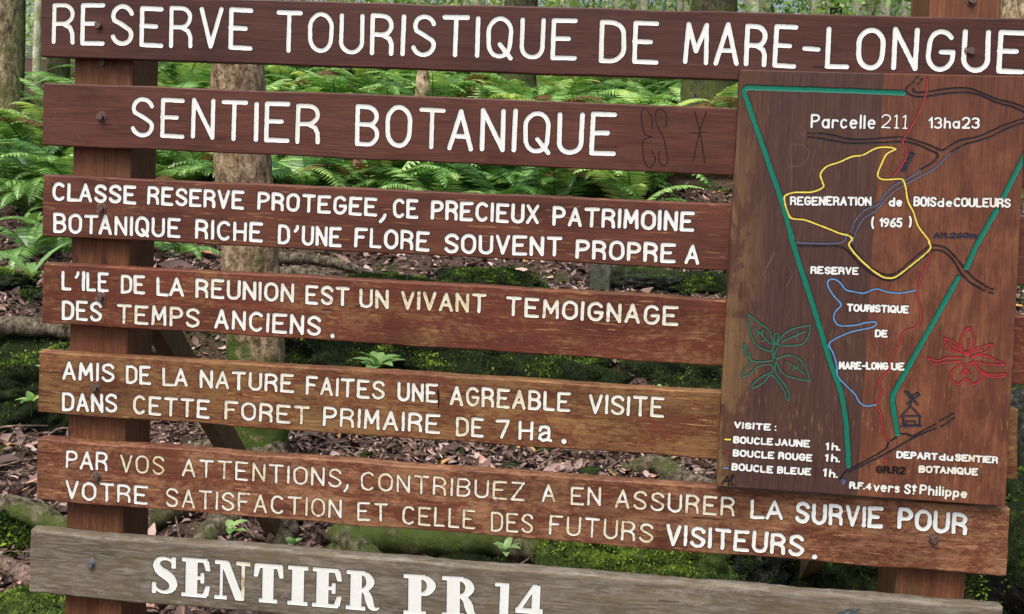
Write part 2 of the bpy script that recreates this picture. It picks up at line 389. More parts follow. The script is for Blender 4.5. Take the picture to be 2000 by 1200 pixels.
MAP_LINES = [('slate',2.0,[(483.2,1377.2),(539.1,1377.2),(581.3,1381.0),(594.2,1388.1),(600.2,1403.7)]),('road',1.9,[(483.7,1367.9),(539.5,1370.1),(581.9,1371.2),(603.6,1361.3),(631.5,1332.7),(659.0,1312.3),(691.4,1297.7),(717.4,1301.8),(742.3,1324.9),(767.1,1347.9),(792.0,1368.1)]),('road',1.9,[(612.0,1399.9),(610.4,1380.8),(619.4,1362.1),(647.3,1333.5),(674.6,1315.9),(695.9,1310.4),(716.6,1315.4),(746.4,1344.1),(776.1,1372.7),(788.6,1382.6)]),('road',1.9,[(788.5,1384.2),(806.6,1385.1),(827.8,1378.0),(849.7,1357.5),(871.9,1331.6),(893.8,1311.2),(915.2,1298.8)]),('road',1.9,[(791.7,1373.5),(807.2,1374.3),(823.1,1369.7),(845.0,1349.2),(862.1,1323.0),(884.0,1302.5),(908.1,1289.2)]),('road',1.8,[(918.0,1295.1),(924.9,1292.8)]),('road',1.8,[(928.6,1291.4),(936.4,1289.1)]),('road',1.8,[(911.8,1286.7),(918.6,1285.4)]),('road',1.8,[(926.5,1282.1),(935.9,1279.9)]),('road',1.9,[(721.3,1756.5),(714.8,1749.1),(714.2,1742.0),(720.8,1735.1),(734.9,1730.2),(752.2,1729.8),(772.7,1733.3),(799.9,1738.9),(827.2,1742.3),(854.5,1743.3),(882.3,1737.2),(910.2,1725.8),(934.5,1717.8),(951.7,1714.9),(983.0,1701.5)]),('road',1.9,[(730.5,1747.9),(731.5,1742.6),(741.3,1739.4),(765.3,1742.0),(785.8,1746.2),(812.9,1751.4),(830.0,1753.1),(857.4,1752.3),(885.3,1742.6),(920.2,1729.7),(944.3,1725.2),(961.5,1720.5),(984.1,1712.2)]),('road',1.8,[(726.3,1761.3),(730.9,1765.0)]),('road',1.8,[(734.6,1772.2),(739.2,1776.0)]),('road',1.8,[(738.8,1758.9),(742.1,1761.5)]),('road',1.8,[(745.9,1768.0),(749.2,1771.3)]),('road',1.8,[(497.3,1635.3),(501.9,1635.1)]),('road',1.8,[(507.9,1634.9),(513.2,1634.8)]),('road',1.8,[(498.4,1626.3),(503.0,1626.1)]),('road',1.8,[(507.3,1625.9),(512.9,1625.8)]),('road',1.9,[(520.2,1636.1),(548.5,1633.6),(591.0,1625.6),(626.1,1625.2),(674.6,1631.4),(709.2,1634.5),(740.7,1628.6),(775.9,1617.5),(793.6,1610.3),(805.8,1608.0),(820.6,1619.3),(847.3,1633.9),(881.1,1642.3),(914.3,1658.5),(937.4,1670.8),(985.5,1689.6)]),('road',1.9,[(519.0,1625.3),(556.3,1619.5),(591.6,1615.5),(626.5,1616.9),(675.2,1620.6),(716.7,1624.1),(748.2,1618.2),(780.1,1605.1),(791.4,1600.2),(793.0,1591.3),(781.7,1576.6),(758.4,1561.2)]),('slate',2.0,[(758.4,1561.2),(728.5,1538.4),(698.2,1520.9),(678.5,1498.4),(665.7,1476.1),(635.1,1460.3),(615.5,1434.0),(606.3,1408.1)]),('road',1.9,[(986.0,1680.4),(944.6,1663.3),(915.0,1646.1),(881.6,1632.4),(851.4,1622.3),(824.9,1605.2)]),('slate',2.0,[(824.9,1605.2),(808.7,1588.4),(799.1,1575.5),(782.7,1560.5),(752.5,1543.0),(725.7,1525.7),(699.0,1506.5),(679.3,1484.0),(663.0,1461.6),(636.1,1442.2),(620.1,1412.4),(611.5,1377.5)]),('road',1.9,[(614.3,815.6),(626.6,836.0),(647.2,848.6),(688.3,876.5),(716.2,897.9),(720.7,912.1),(735.9,924.2),(743.3,933.0),(759.0,935.7),(775.0,931.3),(790.3,940.1),(825.7,963.4)]),('road',1.9,[(632.1,833.6),(673.3,858.8),(719.5,887.1),(750.0,908.6),(785.5,932.0),(826.3,953.6)]),('road',1.8,[(835.7,972.4),(843.2,977.3)]),('road',1.8,[(848.3,980.3),(853.3,983.4)]),('road',1.8,[(858.3,987.6),(864.9,990.8)]),('road',1.8,[(839.1,958.8),(846.6,964.8)]),('road',1.8,[(851.6,967.9),(856.6,972.1)]),('road',1.8,[(861.5,976.8),(868.1,981.1)]),('slate',3.0,[(618.7,814.8),(626.6,815.4),(622.9,806.2),(618.7,814.8)]),('red',2.1,[(760.1,1773.8),(761.0,1745.4),(756.0,1723.8),(747.3,1695.0),(731.9,1662.3),(716.2,1633.0),(714.0,1622.2),(723.0,1604.6),(723.8,1590.3),(712.9,1568.3),(696.9,1542.4)]),('red',2.0,[(789.4,1368.0),(787.9,1348.9),(774.1,1315.7),(765.7,1279.9),(765.5,1266.2),(773.0,1244.9),(777.4,1212.4),(770.7,1192.9),(740.1,1177.5),(733.8,1149.7),(714.7,1115.7),(713.6,1088.1),(693.7,1064.9),(692.0,1048.2),(698.2,1032.1),(689.0,1006.7),(686.7,1001.0),(698.3,982.4),(705.4,949.8),(709.3,927.9),(723.2,915.0)]),('red',2.0,[(717.1,881.4),(714.5,862.9)]),('blue',2.2,[(763.2,1278.6),(729.7,1269.7),(698.1,1270.7),(671.5,1276.4),(645.8,1265.2),(624.5,1266.7),(603.1,1271.1),(589.0,1286.7),(575.4,1294.2),(562.3,1290.8),(562.0,1277.1),(577.6,1253.2),(594.5,1234.9),(582.1,1217.8),(579.3,1201.1),(591.8,1185.3),(628.8,1187.5),(649.6,1194.1),(673.2,1198.2),(677.2,1193.0),(666.0,1184.1),(619.2,1170.4),(572.8,1142.9),(582.1,1118.6),(591.5,1091.6),(595.7,1064.2),(615.4,1043.4),(637.8,1022.7),(649.4,1004.1),(665.7,996.9),(686.7,1001.0)]),('green',6.6,[(708.6,1737.5),(563.9,1738.6),(422.9,1738.0),(351.8,1738.5),(343.3,1730.9),(355.6,1698.7),(406.6,1570.0),(443.4,1476.9),(472.9,1387.0),(469.1,1392.9),(494.1,1322.9),(531.1,1225.9),(575.0,1101.6),(605.7,1026.1),(619.9,960.6),(626.6,905.5),(632.2,850.3)]),('green',6.4,[(989.4,1608.3),(946.6,1506.1)]),('green',6.4,[(932.9,1474.1),(892.6,1389.7),(874.2,1337.2)]),('green',6.4,[(857.5,1313.6),(724.8,1028.3),(724.1,1011.7),(740.6,934.5)]),('yellow',2.3,[(698.5,1607.2),(686.2,1610.3),(661.9,1609.3),(644.8,1602.2),(624.5,1589.8),(600.2,1585.2),(572.9,1571.4),(543.6,1559.4),(530.5,1540.7),(536.8,1521.0),(538.1,1510.2),(513.3,1498.2),(478.0,1495.9),(460.4,1491.5),(450.2,1482.7),(455.0,1459.2),(465.0,1437.8),(474.1,1432.7),(499.1,1431.4),(527.9,1422.5),(560.3,1411.4),(581.9,1403.3),(603.3,1398.9),(610.8,1390.2),(604.5,1377.1),(619.7,1356.7),(647.4,1330.8),(680.3,1308.0),(698.9,1303.5),(717.0,1308.3),(751.9,1338.9),(788.9,1376.1),(785.4,1392.2),(787.1,1393.4),(781.4,1402.2),(758.9,1430.0),(746.7,1461.8),(733.1,1486.4),(726.1,1518.5),(720.0,1534.4),(711.1,1537.7),(676.5,1534.4),(662.2,1540.9),(663.1,1555.4),(672.2,1581.0),(680.0,1595.7),(698.6,1606.5)]),('hut',2.0,[(743.6,974.4),(765.8,1002.4),(790.8,978.7)]),('hut',2.0,[(750.3,977.6),(751.6,955.7),(789.3,958.2),(788.0,980.2),(750.3,977.6)]),('hut',2.0,[(757.8,956.1),(757.3,965.4),(778.3,966.8),(778.8,957.5)]),('hut',2.0,[(744.9,952.4),(792.0,956.7)]),('hut',2.3,[(764.7,1003.4),(768.1,1017.4),(752.3,1036.7),(759.7,1035.0),(769.9,1021.3),(768.1,1017.4)]),('hut',2.3,[(768.1,1017.4),(770.6,1028.5),(780.7,1035.2),(784.2,1030.0),(776.2,1022.8),(768.1,1017.4)]),('hut',2.3,[(770.1,1019.1),(782.3,1007.3)]),('hut',2.3,[(768.1,1017.4),(759.2,1007.4)]),('leaf',2.5,[(381.1,1199.8),(407.5,1180.2),(429.8,1164.9),(439.1,1140.5),(440.4,1115.6),(413.2,1120.6),(393.3,1140.5),(383.5,1173.3),(381.1,1199.8)]),('leaf',2.5,[(397.3,1168.5),(414.2,1152.9),(434.2,1131.9)]),('leaf',2.5,[(405.8,1159.0),(402.1,1146.6)]),('leaf',2.5,[(415.9,1151.9),(416.4,1164.1)]),('leaf',2.5,[(425.5,1142.4),(415.0,1137.4)]),('leaf',2.5,[(525.4,1182.6),(485.9,1170.9),(465.2,1155.9),(452.9,1133.0),(471.9,1129.7),(509.1,1136.3),(524.0,1159.3),(525.4,1182.6)]),('leaf',2.5,[(515.5,1167.1),(492.1,1154.7),(466.0,1140.4)]),('leaf',2.5,[(499.9,1159.0),(496.8,1167.7)]),('leaf',2.5,[(492.1,1154.1),(497.9,1145.6)]),('leaf',2.5,[(532.5,1048.1),(520.0,1081.6),(500.1,1102.6),(478.5,1106.8),(457.4,1098.9),(452.5,1088.6),(470.0,1061.9),(497.4,1052.5),(532.5,1048.1)]),('leaf',2.5,[(518.2,1064.9),(495.9,1080.1),(473.9,1091.0)]),('leaf',2.5,[(501.5,1077.2),(503.5,1088.9)]),('leaf',2.5,[(495.9,1080.1),(488.5,1068.6)]),('leaf',2.5,[(440.4,1115.6),(444.9,1132.5),(443.8,1154.6),(451.7,1157.8),(453.7,1149.7),(449.2,1132.8),(452.9,1133.0)]),('leaf',2.5,[(453.4,1124.7),(446.2,1107.6),(445.5,1099.2),(457.4,1098.9)]),('leaf',2.5,[(440.5,1112.8),(442.6,1093.5),(409.4,1087.0),(393.1,1090.5),(383.9,1112.2),(373.9,1128.3),(377.1,1106.2),(392.2,1086.0),(375.5,1061.5),(374.6,1047.5),(394.6,1059.9),(410.0,1075.9),(439.4,1082.2),(442.9,1065.7),(421.9,1053.3),(401.2,1035.3),(399.1,1022.9),(422.8,1036.7),(440.6,1057.3),(460.4,1039.0),(475.0,1017.7),(478.4,1004.0),(486.7,999.0),(484.1,1018.3),(471.2,1039.7),(456.9,1055.5),(449.1,1071.7),(449.8,1088.4)]),('flower',2.3,[(875.5,1139.1),(870.1,1168.7),(887.6,1197.0),(901.1,1170.6),(898.6,1143.2)]),('flower',2.3,[(873.1,1136.2),(846.5,1145.5),(834.8,1167.7),(861.4,1157.3),(875.3,1141.8)]),('flower',2.3,[(893.6,1140.2),(908.6,1149.3),(941.6,1160.5),(932.1,1145.2),(899.3,1131.3)]),('flower',2.3,[(878.9,1125.7),(842.6,1123.5),(822.3,1114.0),(800.0,1119.8),(812.3,1106.3),(843.2,1112.6),(874.2,1117.2)]),('flower',2.3,[(894.4,1126.6),(925.1,1133.9),(956.8,1122.3),(972.7,1115.1),(941.8,1113.2),(905.3,1117.5)]),('flower',2.3,[(877.1,1111.9),(854.9,1091.4),(856.1,1069.6),(872.2,1062.5),(886.9,1077.1),(903.3,1064.4),(918.4,1070.9),(922.5,1090.2),(905.7,1111.0),(892.6,1112.9)]),('flower',2.3,[(900.1,1117.2),(922.2,1095.6),(948.4,1089.1),(975.0,1093.5),(969.2,1086.6),(943.6,1083.9),(917.2,1092.6)]),('flower',2.3,[(886.6,1082.5),(884.0,1109.6)]),('flower',2.3,[(884.6,1098.8),(875.9,1087.3)]),('flower',2.3,[(885.6,1098.8),(896.6,1088.6)]),('flower',2.3,[(887.9,1148.0),(887.7,1169.8)]),('flower',2.3,[(872.7,1141.7),(853.9,1152.5)]),('flower',2.3,[(898.9,1138.9),(919.1,1147.2)]),('flower',7.5,[(884.5,1136.4),(886.1,1135.4)]),('yellow',2.6,[(340.8,894.1),(352.8,894.4)]),('red',1.8,[(343.5,862.2),(352.7,862.9)]),('blue',2.4,[(341.5,824.9),(351.3,824.5)]),('road',1.8,[(338.5,784.1),(345.1,794.7),(351.2,804.7),(355.0,782.5)]),('road',1.8,[(341.5,789.9),(356.1,793.3),(364.9,804.1),(362.5,808.4),(359.6,799.7),(360.9,785.7),(365.9,783.8)]),('road',1.2,[(370.2,784.7),(371.3,784.2)]),('scratch',0.9,[(404.7,1287.9),(436.5,1350.1)]),('scratch',0.9,[(433.7,1352.8),(416.9,1313.4),(415.6,1285.7)]),('scratch',0.85,[(461.5,1332.2),(479.2,1300.1),(464.8,1269.1)]),('scratch',0.85,[(459.8,1606.6),(465.6,1528.8),(463.6,1499.7)]),('scratch',0.85,[(458.0,1608.4),(486.3,1607.7),(501.5,1588.4),(488.7,1562.5),(453.7,1553.8)]),('scratch',0.85,[(515.0,1599.8),(504.3,1534.1)]),('scratch',0.8,[(568.9,1612.8),(569.2,1594.8)])]
GRAFFITI = [[(135.0,1632.5),(132.6,1658.3),(121.1,1675.2),(110.2,1678.3),(107.5,1661.7),(111.3,1635.9),(119.4,1616.7),(134.7,1611.7),(115.7,1603.6),(114.5,1584.0),(117.8,1558.2),(127.2,1541.2),(135.9,1538.1),(145.7,1559.3),(136.2,1578.4)],[(167.8,1638.1),(167.4,1664.0),(157.3,1678.7),(146.7,1678.3),(140.9,1663.0),(148.5,1637.3),(162.6,1611.9),(171.4,1577.7),(175.0,1556.2),(167.9,1542.9),(156.8,1551.1),(153.0,1568.3),(155.5,1579.2)],[(234.3,1677.2),(248.9,1628.3),(264.3,1554.7)],[(261.9,1676.1),(248.1,1628.2),(236.6,1556.6)],[(229.1,1624.5),(264.2,1628.0)]]
BLUE_SCRAWL = [[(637.1,478.9),(649.6,482.2),(657.7,488.2),(666.1,488.1),(662.4,478.9),(674.8,484.4),(682.8,491.8)]]
SCRATCHES = {'B4': [[(-364.3,1117.5),(-338.6,1092.1)],[(-270.6,1136.4),(-285.8,1122.1),(-282.7,1099.8),(-269.1,1096.2)],[(-170.6,1088.6),(-162.8,1115.8)],[(-122.8,1113.7),(-86.2,1082.5)],[(-158.9,1129.5),(-159.9,1098.2)],[(52.1,1135.1),(75.1,1107.7)],[(82.8,1130.2),(86.4,1099.5)],[(104.7,1127.1),(109.6,1096.5)],[(-546.9,1143.2),(-547.8,1102.3)],[(-597.3,1144.8),(-598.4,1108.5)],[(-442.2,1144.6),(-436.4,1108.8)],[(-395.7,1111.2),(-397.0,1084.1)]],
 'B2': [[(-266.4,1550.2),(-273.3,1535.4)],[(-275.1,1547.2),(-283.4,1530.5)],[(-1325.6,1567.3),(-1301.1,1540.8)],[(-1379.6,1620.3),(-1383.9,1592.6)]]}
BOLTS = {'B1': [(-1268.1,1841.2),(861.5,1842.0)],
 'B2': [(-1256.6,1610.4)],
 'B3': [(-1251.8,1374.9)],
 'B4': [(-1248.6,1146.6)],
 'B5': [(-1259.0,911.4)],
 'B6': [(-1250.1,676.8),(845.3,679.1)],
 'B7': [(-1260.9,446.8)]}

MAP_SEAMS = ((403.3, 1775.1, 377.7, 950.5), (661.4, 1784.8, 656.4, 963.0))

def map_extra(k, c):
    """three planks side by side: the middle one darker, the right one redder"""
    sep = k.n("SeparateXYZ")
    k.lk(k.coord(), sep.inputs[0])
    def side(s):
        x0, z0, x1, z1 = [v / 1000 for v in s]
        kk = (x0 - x1) / (z0 - z1)
        lim = k.math('ADD', k.math('MULTIPLY', sep.outputs[2], kk), x0 - kk * z0)
        return k.math('GREATER_THAN', sep.outputs[0], lim)
    a, b = side(MAP_SEAMS[0]), side(MAP_SEAMS[1])
    streak = k.noise(k.coord((60, 60, 5), (4, 2, 8)), 1.0, 9, 0.74, 0.2)
    blot = k.noise(k.coord((16, 16, 8), (1, 5, 2)), 1.0, 8, 0.74, 0.3)
    left = k.mix(k.band(streak, 0.3, 0.7), srgb(72, 49, 41), srgb(98, 68, 54))
    midc = k.mix(k.band(streak, 0.3, 0.7), srgb(68, 47, 44), srgb(86, 60, 54))
    right = k.mix(k.band(streak, 0.3, 0.7), srgb(84, 50, 39), srgb(114, 70, 53))
    right = k.mix(k.math('MULTIPLY', k.band(blot, 0.45, 0.62), k.math('ADD', k.math('MULTIPLY', k.band(sep.outputs[2], 1.75, 1.3), 0.55), 0.3)), right, srgb(136, 88, 62))
    midc = k.mix(k.math('MULTIPLY', k.band(blot, 0.48, 0.62), 0.5), midc, srgb(88, 64, 52))
    cc = k.mix(b, k.mix(a, left, midc), right)
    # olive bare patches down the left edge, pale flecks near the foot
    pat = k.noise(k.coord((11, 11, 7), (6, 1, 3)), 1.0, 6, 0.7, 0.4)
    nearl = k.band(sep.outputs[0], 0.42, 0.33)
    pm = k.math('MULTIPLY', k.band(pat, 0.47, 0.54), k.math('MULTIPLY', k.math('MULTIPLY', nearl, 0.75), k.band(sep.outputs[2], 1.75, 1.35)))
    cc = k.mix(pm, cc, srgb(130, 104, 70))
    fl = k.noise(k.coord((150, 150, 28), (2, 7, 1)), 1.0, 3, 0.6)
    low = k.math('MULTIPLY', k.band(sep.outputs[2], 1.25, 0.95), k.band(pat, 0.40, 0.62))
    cc = k.mix(k.math('MULTIPLY', k.band(fl, 0.60, 0.70), k.math('ADD', k.math('MULTIPLY', low, 0.55), 0.10)), cc, srgb(168, 128, 84))
    fib = k.noise(k.coord((280, 280, 9)), 1.0, 3, 0.6)
    return k.mix(k.band(fib, 0.4, 0.75), cc, k.mix(1.0, cc, (0.6, 0.58, 0.58), 'MULTIPLY'))
M['map'] = wood('brown map panel wood', srgb(72, 50, 42), srgb(98, 62, 48), srgb(140, 108, 66), 0.2, along='Z', off=9.0, scr=0.0, rough=0.55, extra=map_extra)

INK = {'white': paint('white enamel', (0.76, 0.80, 0.785), yellowing=1.0, wood_show=srgb(134, 100, 62)),
       'crack': paint('dark crack', srgb(20, 15, 13), dirt=srgb(30, 22, 18)),
       'halo': paint('rust and bare wood ring', srgb(172, 138, 108), dirt=srgb(140, 100, 74)),
       'scratch': paint('pale scratch', srgb(108, 82, 68), dirt=srgb(100, 78, 64)),
       'graffiti': paint('dark scratched line', srgb(36, 20, 18), dirt=srgb(44, 26, 24)),
       'scrawl': paint('blue ink', srgb(52, 84, 104)),
       'road': paint('black enamel', srgb(18, 20, 32), dirt=srgb(44, 46, 58)),
       'slate': paint('slate blue enamel', srgb(78, 92, 122), dirt=srgb(70, 76, 92)),
       'darktext': paint('black lettering enamel', srgb(18, 14, 16), dirt=srgb(30, 24, 24)),
       'slatetext': paint('dark slate lettering enamel', srgb(34, 40, 62), dirt=srgb(40, 44, 60)),
       'red': paint('red enamel', srgb(158, 48, 54), dirt=srgb(110, 50, 42)),
       'blue': paint('sky blue enamel', srgb(92, 140, 190), dirt=srgb(80, 96, 120)),
       'green': paint('green enamel', srgb(14, 112, 92), dirt=srgb(30, 96, 78)),
       'yellow': paint('yellow enamel', srgb(226, 206, 88), dirt=srgb(190, 170, 80)),
       'hut': paint('slate hut enamel', srgb(34, 38, 56), dirt=srgb(50, 54, 66)),
       'leaf': paint('dark green leaf enamel', srgb(44, 96, 80), dirt=srgb(60, 84, 70)),
       'flower': paint('crimson flower enamel', srgb(160, 40, 50), dirt=srgb(120, 40, 42))}
PART_NAME = {'crack': 'crack', 'halo': 'bolt_mark', 'white': 'lettering', 'scratch': 'scratch_mark', 'graffiti': 'scratched_drawing', 'scrawl': 'ink_scrawl', 'road': 'road_line', 'slate': 'faded_road_line',
             'darktext': 'black_lettering', 'slatetext': 'slate_lettering', 'red': 'red_trail', 'blue': 'blue_trail', 'green': 'boundary_line',
             'yellow': 'yellow_trail', 'hut': 'hut_drawing', 'leaf': 'leaf_drawing', 'flower': 'flower_drawing'}

# ------------------------------------------------------------------ single-stroke hand lettering, cap height 1
def arc(cx, cy, rx, ry, a0, a1, n=12):
    t = np.radians(np.linspace(a0, a1, n))
    return [(cx + rx * math.cos(a), cy + ry * math.sin(a)) for a in t]

G = {}
G['A'] = (.56, [[(0, 0), (.28, 1), (.56, 0)], [(.12, .33), (.44, .33)]])
G['B'] = (.52, [[(0, 0), (0, 1), (.27, 1)] + arc(.27, .765, .23, .235, 90, -90, 10) + [(.27, .53), (.0, .53)], [(.27, .53)] + arc(.27, .265, .25, .265, 90, -90, 10) + [(0, 0)]])
G['C'] = (.56, [arc(.3, .62, .28, .38, 42, 180, 12) + [(.02, .38)] + arc(.3, .38, .28, .38, 180, 318, 12)])
G['D'] = (.54, [[(0, 0), (0, 1), (.2, 1)] + arc(.2, .68, .34, .32, 90, 0, 8) + arc(.2, .32, .34, .32, 0, -90, 8) + [(0, 0)]])
G['E'] = (.54, [[(.53, 1), (0, 1), (0, 0), (.54, 0)], [(0, .52), (.38, .52)]])
G['F'] = (.50, [[(.5, 1), (0, 1), (0, 0)], [(0, .54), (.36, .54)]])
G['G'] = (.58, [arc(.3, .64, .28, .36, 35, 180, 12) + [(.02, .36)] + arc(.3, .36, .28, .36, 180, 340, 12) + [(.58, .46), (.30, .46)]])
G['H'] = (.52, [[(0, 0), (0, 1)], [(.52, 0), (.52, 1)], [(0, .5), (.52, .5)]])
G['I'] = (.02, [[(.01, 0), (.01, 1)]])
G['J'] = (.42, [[(.42, 1), (.42, .25)] + arc(.22, .22, .2, .22, 0, -160, 8)])
G['L'] = (.46, [[(0, 1), (0, 0), (.46, 0)]])
G['M'] = (.60, [[(0, 0), (.04, 1), (.30, .30), (.56, 1), (.60, 0)]])
G['N'] = (.52, [[(0, 0), (0, 1), (.52, 0), (.52, 1)]])
G['O'] = (.56, [arc(.28, .66, .28, .34, 0, 180, 12) + [(0, .34)] + arc(.28, .34, .28, .34, 180, 360, 12) + [(.56, .66)]])
G['P'] = (.50, [[(0, 0), (0, 1), (.25, 1)] + arc(.25, .74, .25, .26, 90, -90, 10) + [(0, .48)]])
G['Q'] = (.58, [arc(.28, .66, .28, .34, 0, 180, 12) + [(0, .34)] + arc(.28, .34, .28, .34, 180, 360, 12) + [(.56, .66)], [(.30, .32), (.58, -.03)]])
G['R'] = (.52, [[(0, 0), (0, 1), (.25, 1)] + arc(.25, .75, .25, .25, 90, -90, 10) + [(0, .5)], [(.25, .5), (.44, .40), (.50, .25), (.51, 0)]])
G['S'] = (.52, [arc(.27, .75, .25, .25, 15, 90, 6) + arc(.27, .75, .25, .25, 100, 190, 6) + [(.06, .62), (.27, .51), (.47, .38)] + arc(.26, .25, .26, .25, 15, -90, 8) + arc(.26, .25, .26, .25, -100, -165, 6)])
G['T'] = (.58, [[(0, 1), (.58, 1)], [(.29, 1), (.29, 0)]])
G['U'] = (.54, [[(0, 1), (0, .27)] + arc(.27, .27, .27, .27, 180, 360, 12) + [(.54, 1)]])
G['V'] = (.52, [[(0, 1), (.26, 0), (.52, 1)]])
G['X'] = (.50, [[(0, 0), (.5, 1)], [(0, 1), (.5, 0)]])
G['Z'] = (.52, [[(.02, 1), (.52, 1), (0, 0), (.52, 0)]])
G['-'] = (.36, [[(0, .48), (.36, .48)]])
G["'"] = (.12, [[(.14, 1.03), (.12, .9), (0, .74)]])
G[','] = (.24, [[(.24, .9), (.2, .5), (0, 0)]])
G['.'] = (.02, [[(0, .04), (.02, .04)]])
G[':'] = (.02, [[(.01, 0.05), (.01, .06)], [(.01, .95), (.01, .96)]])
G['('] = (.28, [arc(.42, .5, .42, .62, 128, 232, 10)])
G[')'] = (.28, [arc(-.14, .5, .42, .62, 52, -52, 10)])
G['1'] = (.2, [[(0, .72), (.2, 1), (.2, 0)]])
G['2'] = (.5, [arc(.25, .74, .25, .26, 170, -20, 10) + [(.38, .42), (0, 0), (.5, 0)]])
G['3'] = (.46, [arc(.2, .76, .24, .24, 150, -80, 10), arc(.2, .27, .27, .27, 80, -150, 10)])
G['4'] = (.5, [[(.38, 0), (.38, 1), (0, .3), (.5, .3)]])
G['5'] = (.48, [[(.46, 1), (.08, 1), (.04, .56), (.2, .62)] + arc(.2, .31, .27, .31, 85, -150, 10)])
G['6'] = (.5, [[(.42, 1), (.16, .76), (.02, .42)] + arc(.25, .27, .24, .27, 170, 530, 16)])
G['7'] = (.52, [[(0, .98), (.52, 1), (.2, 0)]])
G['9'] = (.5, [arc(.25, .72, .24, .28, 0, 360, 16) + [(.48, .6), (.36, .2), (.14, 0)]])
G['0'] = (.48, [arc(.24, .5, .24, .5, 0, 360, 20)])
G['a'] = (.44, [arc(.21, .31, .21, .31, 20, 380, 16), [(.43, .64), (.43, 0)]])
G['c'] = (.40, [arc(.22, .32, .21, .32, 45, 315, 14)])
G['d'] = (.44, [arc(.21, .31, .21, .31, 20, 380, 16), [(.43, 1.0), (.43, 0)]])
G['e'] = (.44, [[(.02, .34), (.42, .36)] + arc(.22, .32, .21, .32, 10, 310, 14)])
G['h'] = (.40, [[(0, 1), (0, 0)], [(0, .42)] + arc(.2, .42, .2, .2, 150, 0, 8) + [(.4, 0)]])
G['i'] = (.02, [[(.01, .62), (.01, 0)], [(.01, .9), (.01, .92)]])
G['l'] = (.02, [[(.01, 1), (.01, 0)]])
G['m'] = (.66, [[(0, .62), (0, 0)], [(0, .42)] + arc(.17, .44, .16, .18, 150, 0, 8) + [(.33, 0)], [(.33, .42)] + arc(.5, .44, .16, .18, 150, 0, 8) + [(.66, 0)]])
G['p'] = (.42, [[(0, .62), (0, -.34)], arc(.21, .31, .2, .31, 160, -160, 14)])
G['r'] = (.32, [[(0, .62), (0, 0)], [(0, .4)] + arc(.2, .4, .2, .22, 150, 40, 6)])
G['s'] = (.36, [arc(.18, .47, .16, .15, 25, 200, 8) + [(.18, .32)] + arc(.18, .16, .17, .16, 60, -155, 8)])
G['t'] = (.34, [[(.16, .95), (.16, .08), (.3, .02)], [(0, .66), (.34, .66)]])
G['u'] = (.42, [[(0, .62), (0, .2)] + arc(.2, .2, .2, .2, 180, 340, 8) + [(.41, .62)], [(.41, .3), (.41, 0)]])
G['v'] = (.40, [[(0, .62), (.2, 0), (.4, .62)]])
G['\u00e2'] = G['a']
ROUND_A = (.62, [[(.03, .72), (.1, .95), (.32, 1.0), (.5, .9), (.54, .7), (.5, .05), (.62, 0)], [(.52, .58), (.3, .55), (.06, .4), (.02, .16), (.2, 0), (.42, .08), (.52, .3)]])
SERIF_ONE = (.24, [[(0, .8), (.14, 1), (.14, 0)]])
THIN_ONE = (.26, [[(0, .86), (.14, 1), (.14, 0)], [(.02, 0), (.26, 0)]])
RAISED_T = (.34, [[(.16, 1.1), (.16, .42), (.26, .40)], [(0, .9), (.34, .9)], [(.16, .08), (.17, .09)]])

wr = random.Random(3)

def layout(word, gap=0.27):
    """one word -> list of (polyline, radius, age) in mm; ink box of the word fitted to the measured one"""
    text, x0, z0, x1, z1, h, r, age = word
    gl = []
    x = 0.0
    for i, ch in enumerate(text):
        w, st = G[ch]
        if text == 'a':
            w, st = ROUND_A
        if text in ('1h.',) and ch == '1':
            w, st = SERIF_ONE
        if text == 'St' and ch == 't':
            w, st = RAISED_T
        if text == '211' and ch == '1':
            w, st = THIN_ONE
        g = gap
        if i + 1 < len(text) and text[i + 1] == "'": g += 0.12
        if ch == "'": g += 0.08
        if ch in '.,' and i: x -= gap * 0.3
        gl.append((x, st)); x += w + g
        if ch in 'LT' and i + 1 < len(text) and text[i + 1] in 'AV': x -= 0.10
    tot = max(x - gap, 0.02)
    L = math.hypot(x1 - x0, z1 - z0)
    ux, uz = (x1 - x0) / L, (z1 - z0) / L
    hh = max(h - 2 * r, 0.5)
    sx = (L - 2 * r) / tot if tot > 0.05 else hh
    ox, oz = x0 + r * ux - r * -uz * 0, z0 + r
    out = []
    fine = 0.6 if h > 30 else 1.0
    for gx, st in gl:
        jr = wr.uniform(-0.012, 0.012) * fine
        jy = wr.uniform(-0.02, 0.02) * fine
        js = wr.uniform(0.975, 1.025)
        ph = wr.uniform(0, 9)
        ja = min(1.0, max(0.0, age * wr.uniform(0.6, 1.3) + (wr.random() < 0.08) * 0.15))
        for pl in st:
            P = []
            for (a, b) in pl:
                wob = 0.008 * math.sin(7 * b + 5 * a + ph)
                lx = (gx + a + wob) * sx
                lz = (b * js + jy + 0.006 * math.sin(6 * a + ph)) * hh
                lx += -jr * lz
                P.append((ox + lx * ux - lz * uz * 0.9, oz + lx * uz + lz))
            out.append((P, r * 1.1 * wr.uniform(0.95, 1.05), ja))
    return out

